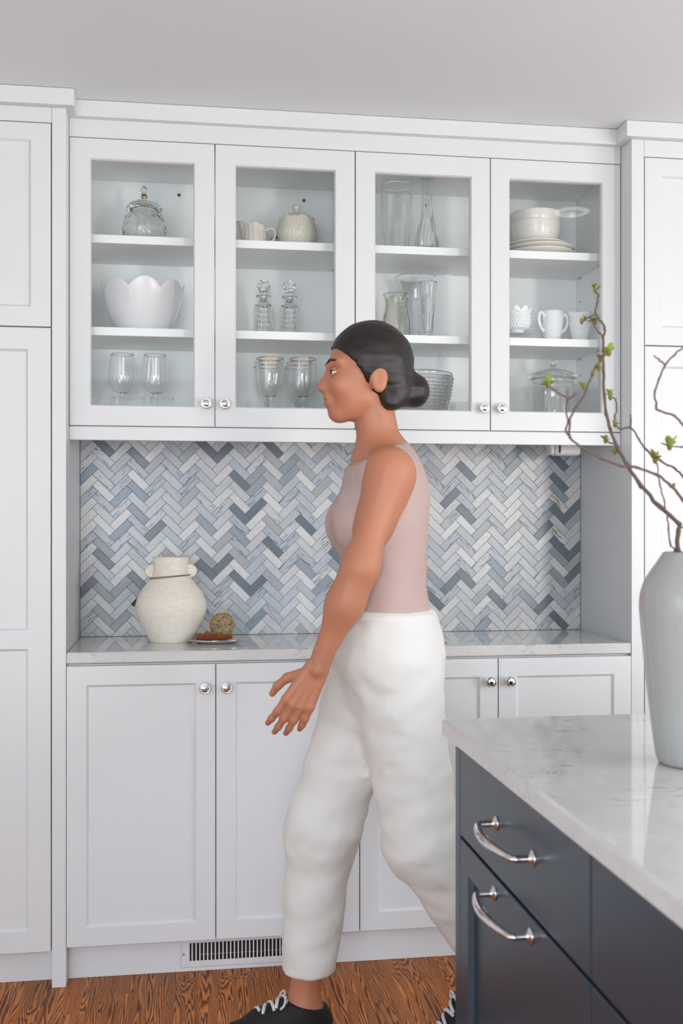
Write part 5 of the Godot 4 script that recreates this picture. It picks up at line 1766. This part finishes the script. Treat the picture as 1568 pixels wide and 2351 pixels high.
	tf.cuts = [Plane(Vector3(0, -1, 0), -1.02), Plane(Vector3(-0.45, 0.893, 0).normalized(), Vector3(-0.45, 0.893, 0).normalized().dot(Vector3(0.755, 1.428, 0.89)))]
	tf.hole(Vector3(sh_l.x - 0.004, sh_l.y - 0.035, sh_l.z + 0.028), Vector3(0.055, 0.075, 0.040))
	tf.hole(Vector3(sh_r.x, sh_r.y - 0.035, sh_r.z - 0.028), Vector3(0.055, 0.075, 0.040))
	net = Net.new()
	net.add(tf, 0.010, at)
	put(w, "sleeveless_top", net.mesh(), M.blouse)
	# wide trousers with soft creases
	var pf := Field.new()
	pf.k = 0.045
	pf.egg(pelvis + Vector3(0.004, -0.02, 0), Vector3(0.128, 0.125, 0.168))
	pf.cap(Vector3(0.792, 1.055, 0.893), Vector3(0.795, 0.99, 0.9), 0.100, 0.118)
	pf.egg(Vector3(0.790, 1.055, 0.893), Vector3(0.116, 0.10, 0.146))
	pf.cap(hip_r, kn_r + Vector3(0.002, 0, 0), 0.108, 0.086)
	pf.cap(kn_r + Vector3(0.002, 0, 0), Vector3(0.612, 0.14, 0.826), 0.086, 0.063)
	pf.cap(hip_l, kn_l, 0.108, 0.085)
	pf.cap(kn_l, an_l.lerp(kn_l, 0.10), 0.085, 0.064)
	pf.fold = noise(73, 1.0, 4)
	pf.fold_scale = Vector3(9, 13, 9)
	pf.fold_high = 0.008
	var hem_l := (an_l - kn_l).normalized()
	pf.cuts = [Plane(Vector3(0, 1, 0), 1.062), Plane(Vector3(-0.04, -1, 0).normalized(), Vector3(-0.04, -1, 0).normalized().dot(Vector3(0.61, 0.178, 0.826)))]
	pf.hole(an_l + hem_l * 0.055, Vector3(0.10, 0.10, 0.10))
	net = Net.new()
	net.add(pf, 0.0085, at)
	put(w, "trousers", net.mesh(), M.linen)
	var wb := smooth()
	var belt := []
	for i in 41:
		var a := TAU * i / 40.0
		belt.append(Vector3(0.79 + cos(a) * 0.1085, 1.050, 0.893 + sin(a) * 0.1375) - at)
	tube(wb, belt, 0.0165, 8, false, 1.0)
	part(w, "waistband", wb, M.linen)
	shoe(w, Transform3D(Basis(), Vector3(0.607, 0.0005, 0.826) - at))
	shoe(w, Transform3D(Basis(Vector3(0, 0, 1), 0.66), Vector3(1.052, 0.098, 0.985) - at))

func torso(f: Field, pelvis: Vector3, chest: Vector3, neck0: Vector3, grow: float) -> void:
	var g := Vector3(grow, grow, grow)
	f.egg(pelvis, Vector3(0.108, 0.120, 0.150) + g)
	f.egg(Vector3(0.793, 1.115, 0.893), Vector3(0.084, 0.130, 0.116) + g)
	f.egg(chest, Vector3(0.096, 0.150, 0.132) + g)
	f.egg(Vector3(0.794, 1.365, 0.892), Vector3(0.076, 0.075, 0.125) + g)
	for s in [-1.0, 1.0]:
		f.egg(Vector3(0.722, 1.262, 0.891 + s * 0.062), Vector3(0.052, 0.055, 0.055) + g)

# palm, four fingers of unequal length and a thumb from the palm's side
func hand(net: Net, wrist: Vector3, knuckle: Vector3, dir: Vector3, side: Vector3, inward: Vector3, off: Vector3) -> void:
	var f := Field.new()
	f.k = 0.006
	inward = (inward - dir * inward.dot(dir)).normalized()
	side = (side - dir * side.dot(dir) - inward * side.dot(inward)).normalized()
	f.cap(wrist - (knuckle - wrist).normalized() * 0.03, wrist, 0.0245, 0.0235)
	var lengths := [0.079, 0.088, 0.082, 0.065]
	for i in 4:
		var s := 0.0285 - 0.019 * i
		var base: Vector3 = knuckle + side * s - dir * (0.004 if i == 0 else (0.0 if i == 1 else (0.004 if i == 2 else 0.012)))
		f.cap(wrist + side * s * 0.55, base, 0.0135, 0.0105)
		var L: float = lengths[i]
		var spread := side * (0.10 - 0.075 * i)
		var d1: Vector3 = (dir + spread + inward * 0.22).normalized()
		var d2: Vector3 = (dir + spread + inward * 0.50).normalized()
		var d3: Vector3 = (dir + spread * 0.8 + inward * 0.75).normalized()
		var p1 := base + d1 * L * 0.45
		var p2 := p1 + d2 * L * 0.31
		var p3 := p2 + d3 * L * 0.24
		f.cap(base, p1, 0.0098, 0.0086)
		f.cap(p1, p2, 0.0086, 0.0078)
		f.cap(p2, p3, 0.0078, 0.0068)
	var t0 := wrist.lerp(knuckle, 0.25) + side * 0.018 + inward * 0.008
	var t1 := t0 + (dir * 0.62 + side * 0.62 + inward * 0.35).normalized() * 0.042
	var t2 := t1 + (dir * 0.85 + side * 0.30 + inward * 0.35).normalized() * 0.032
	var t3 := t2 + (dir * 0.95 + side * 0.05 + inward * 0.3).normalized() * 0.024
	f.cap(t0, t1, 0.0145, 0.0112)
	f.cap(t1, t2, 0.0105, 0.0098)
	f.cap(t2, t3, 0.0096, 0.0076)
	net.add(f, 0.0036, off)

# low black canvas sneaker pointing along -x, ankle over the origin
func shoe(w: Node3D, t: Transform3D) -> void:
	var f := Field.new()
	f.k = 0.025
	f.cap(Vector3(0.030, 0.050, 0), Vector3(-0.10, 0.045, 0.002), 0.040, 0.037)
	f.cap(Vector3(-0.10, 0.042, 0.002), Vector3(-0.165, 0.036, 0.004), 0.041, 0.030)
	f.cap(Vector3(0.015, 0.060, 0), Vector3(0.008, 0.105, 0), 0.043, 0.046)
	f.cap(Vector3(-0.016, 0.078, 0), Vector3(-0.105, 0.057, 0), 0.045, 0.031)
	f.cuts = [Plane(Vector3(0, -1, 0), -0.022), Plane(Vector3(0.25, 1, 0).normalized(), Vector3(0.25, 1, 0).normalized().dot(Vector3(0.0, 0.103, 0)))]
	var net := Net.new()
	net.add(f, 0.005, Vector3.ZERO)
	var up := put(w, "sneaker", net.mesh(), M.canvas)
	up.transform = t
	var sole := flat()
	var rim := []
	for i in 32:
		var a := TAU * i / 32.0
		var x := -0.068 + cos(a) * 0.136
		var z := sin(a) * (0.043 + 0.006 * cos(a + PI)) + 0.002
		rim.append(Vector2(x, z))
	for lv in [[0.0, 0.0265]]:
		var lo := []
		var hi := []
		for p in rim:
			lo.append(Vector3(p.x, lv[0], p.y))
			hi.append(Vector3(p.x * 0.995, lv[1], p.y * 0.99))
		face(sole, lo, Vector3.DOWN)
		face(sole, hi, Vector3.UP)
		for i in 32:
			var k := (i + 1) % 32
			face(sole, [lo[i], lo[k], hi[k], hi[i]], lo[i] + lo[k] - Vector3(-0.136, lv[0] * 2.0, 0))
	part(up, "sole", sole, M.rubber)
	var lc := smooth()
	for i in 5:
		var s := i / 4.0
		var c := Vector3(lerpf(-0.048, -0.112, s), lerpf(0.1185, 0.0935, s), 0.0)
		var arc := []
		for k in 9:
			var a := -1.0 + k / 4.0
			arc.append(c + Vector3(0.006 * a * (1.0 if i % 2 == 0 else -1.0), -0.012 * a * a, a * 0.023))
		tube(lc, arc, 0.0046, 6, true, 0.7)
	for s in [-1.0, 1.0]:
		tube(lc, spline([Vector3(-0.046, 0.116, 0), Vector3(-0.046, 0.123, s * 0.018), Vector3(-0.052, 0.112, s * 0.036), Vector3(-0.060, 0.100, s * 0.030)], 4), 0.003, 6)
	part(up, "laces", lc, M.lace)
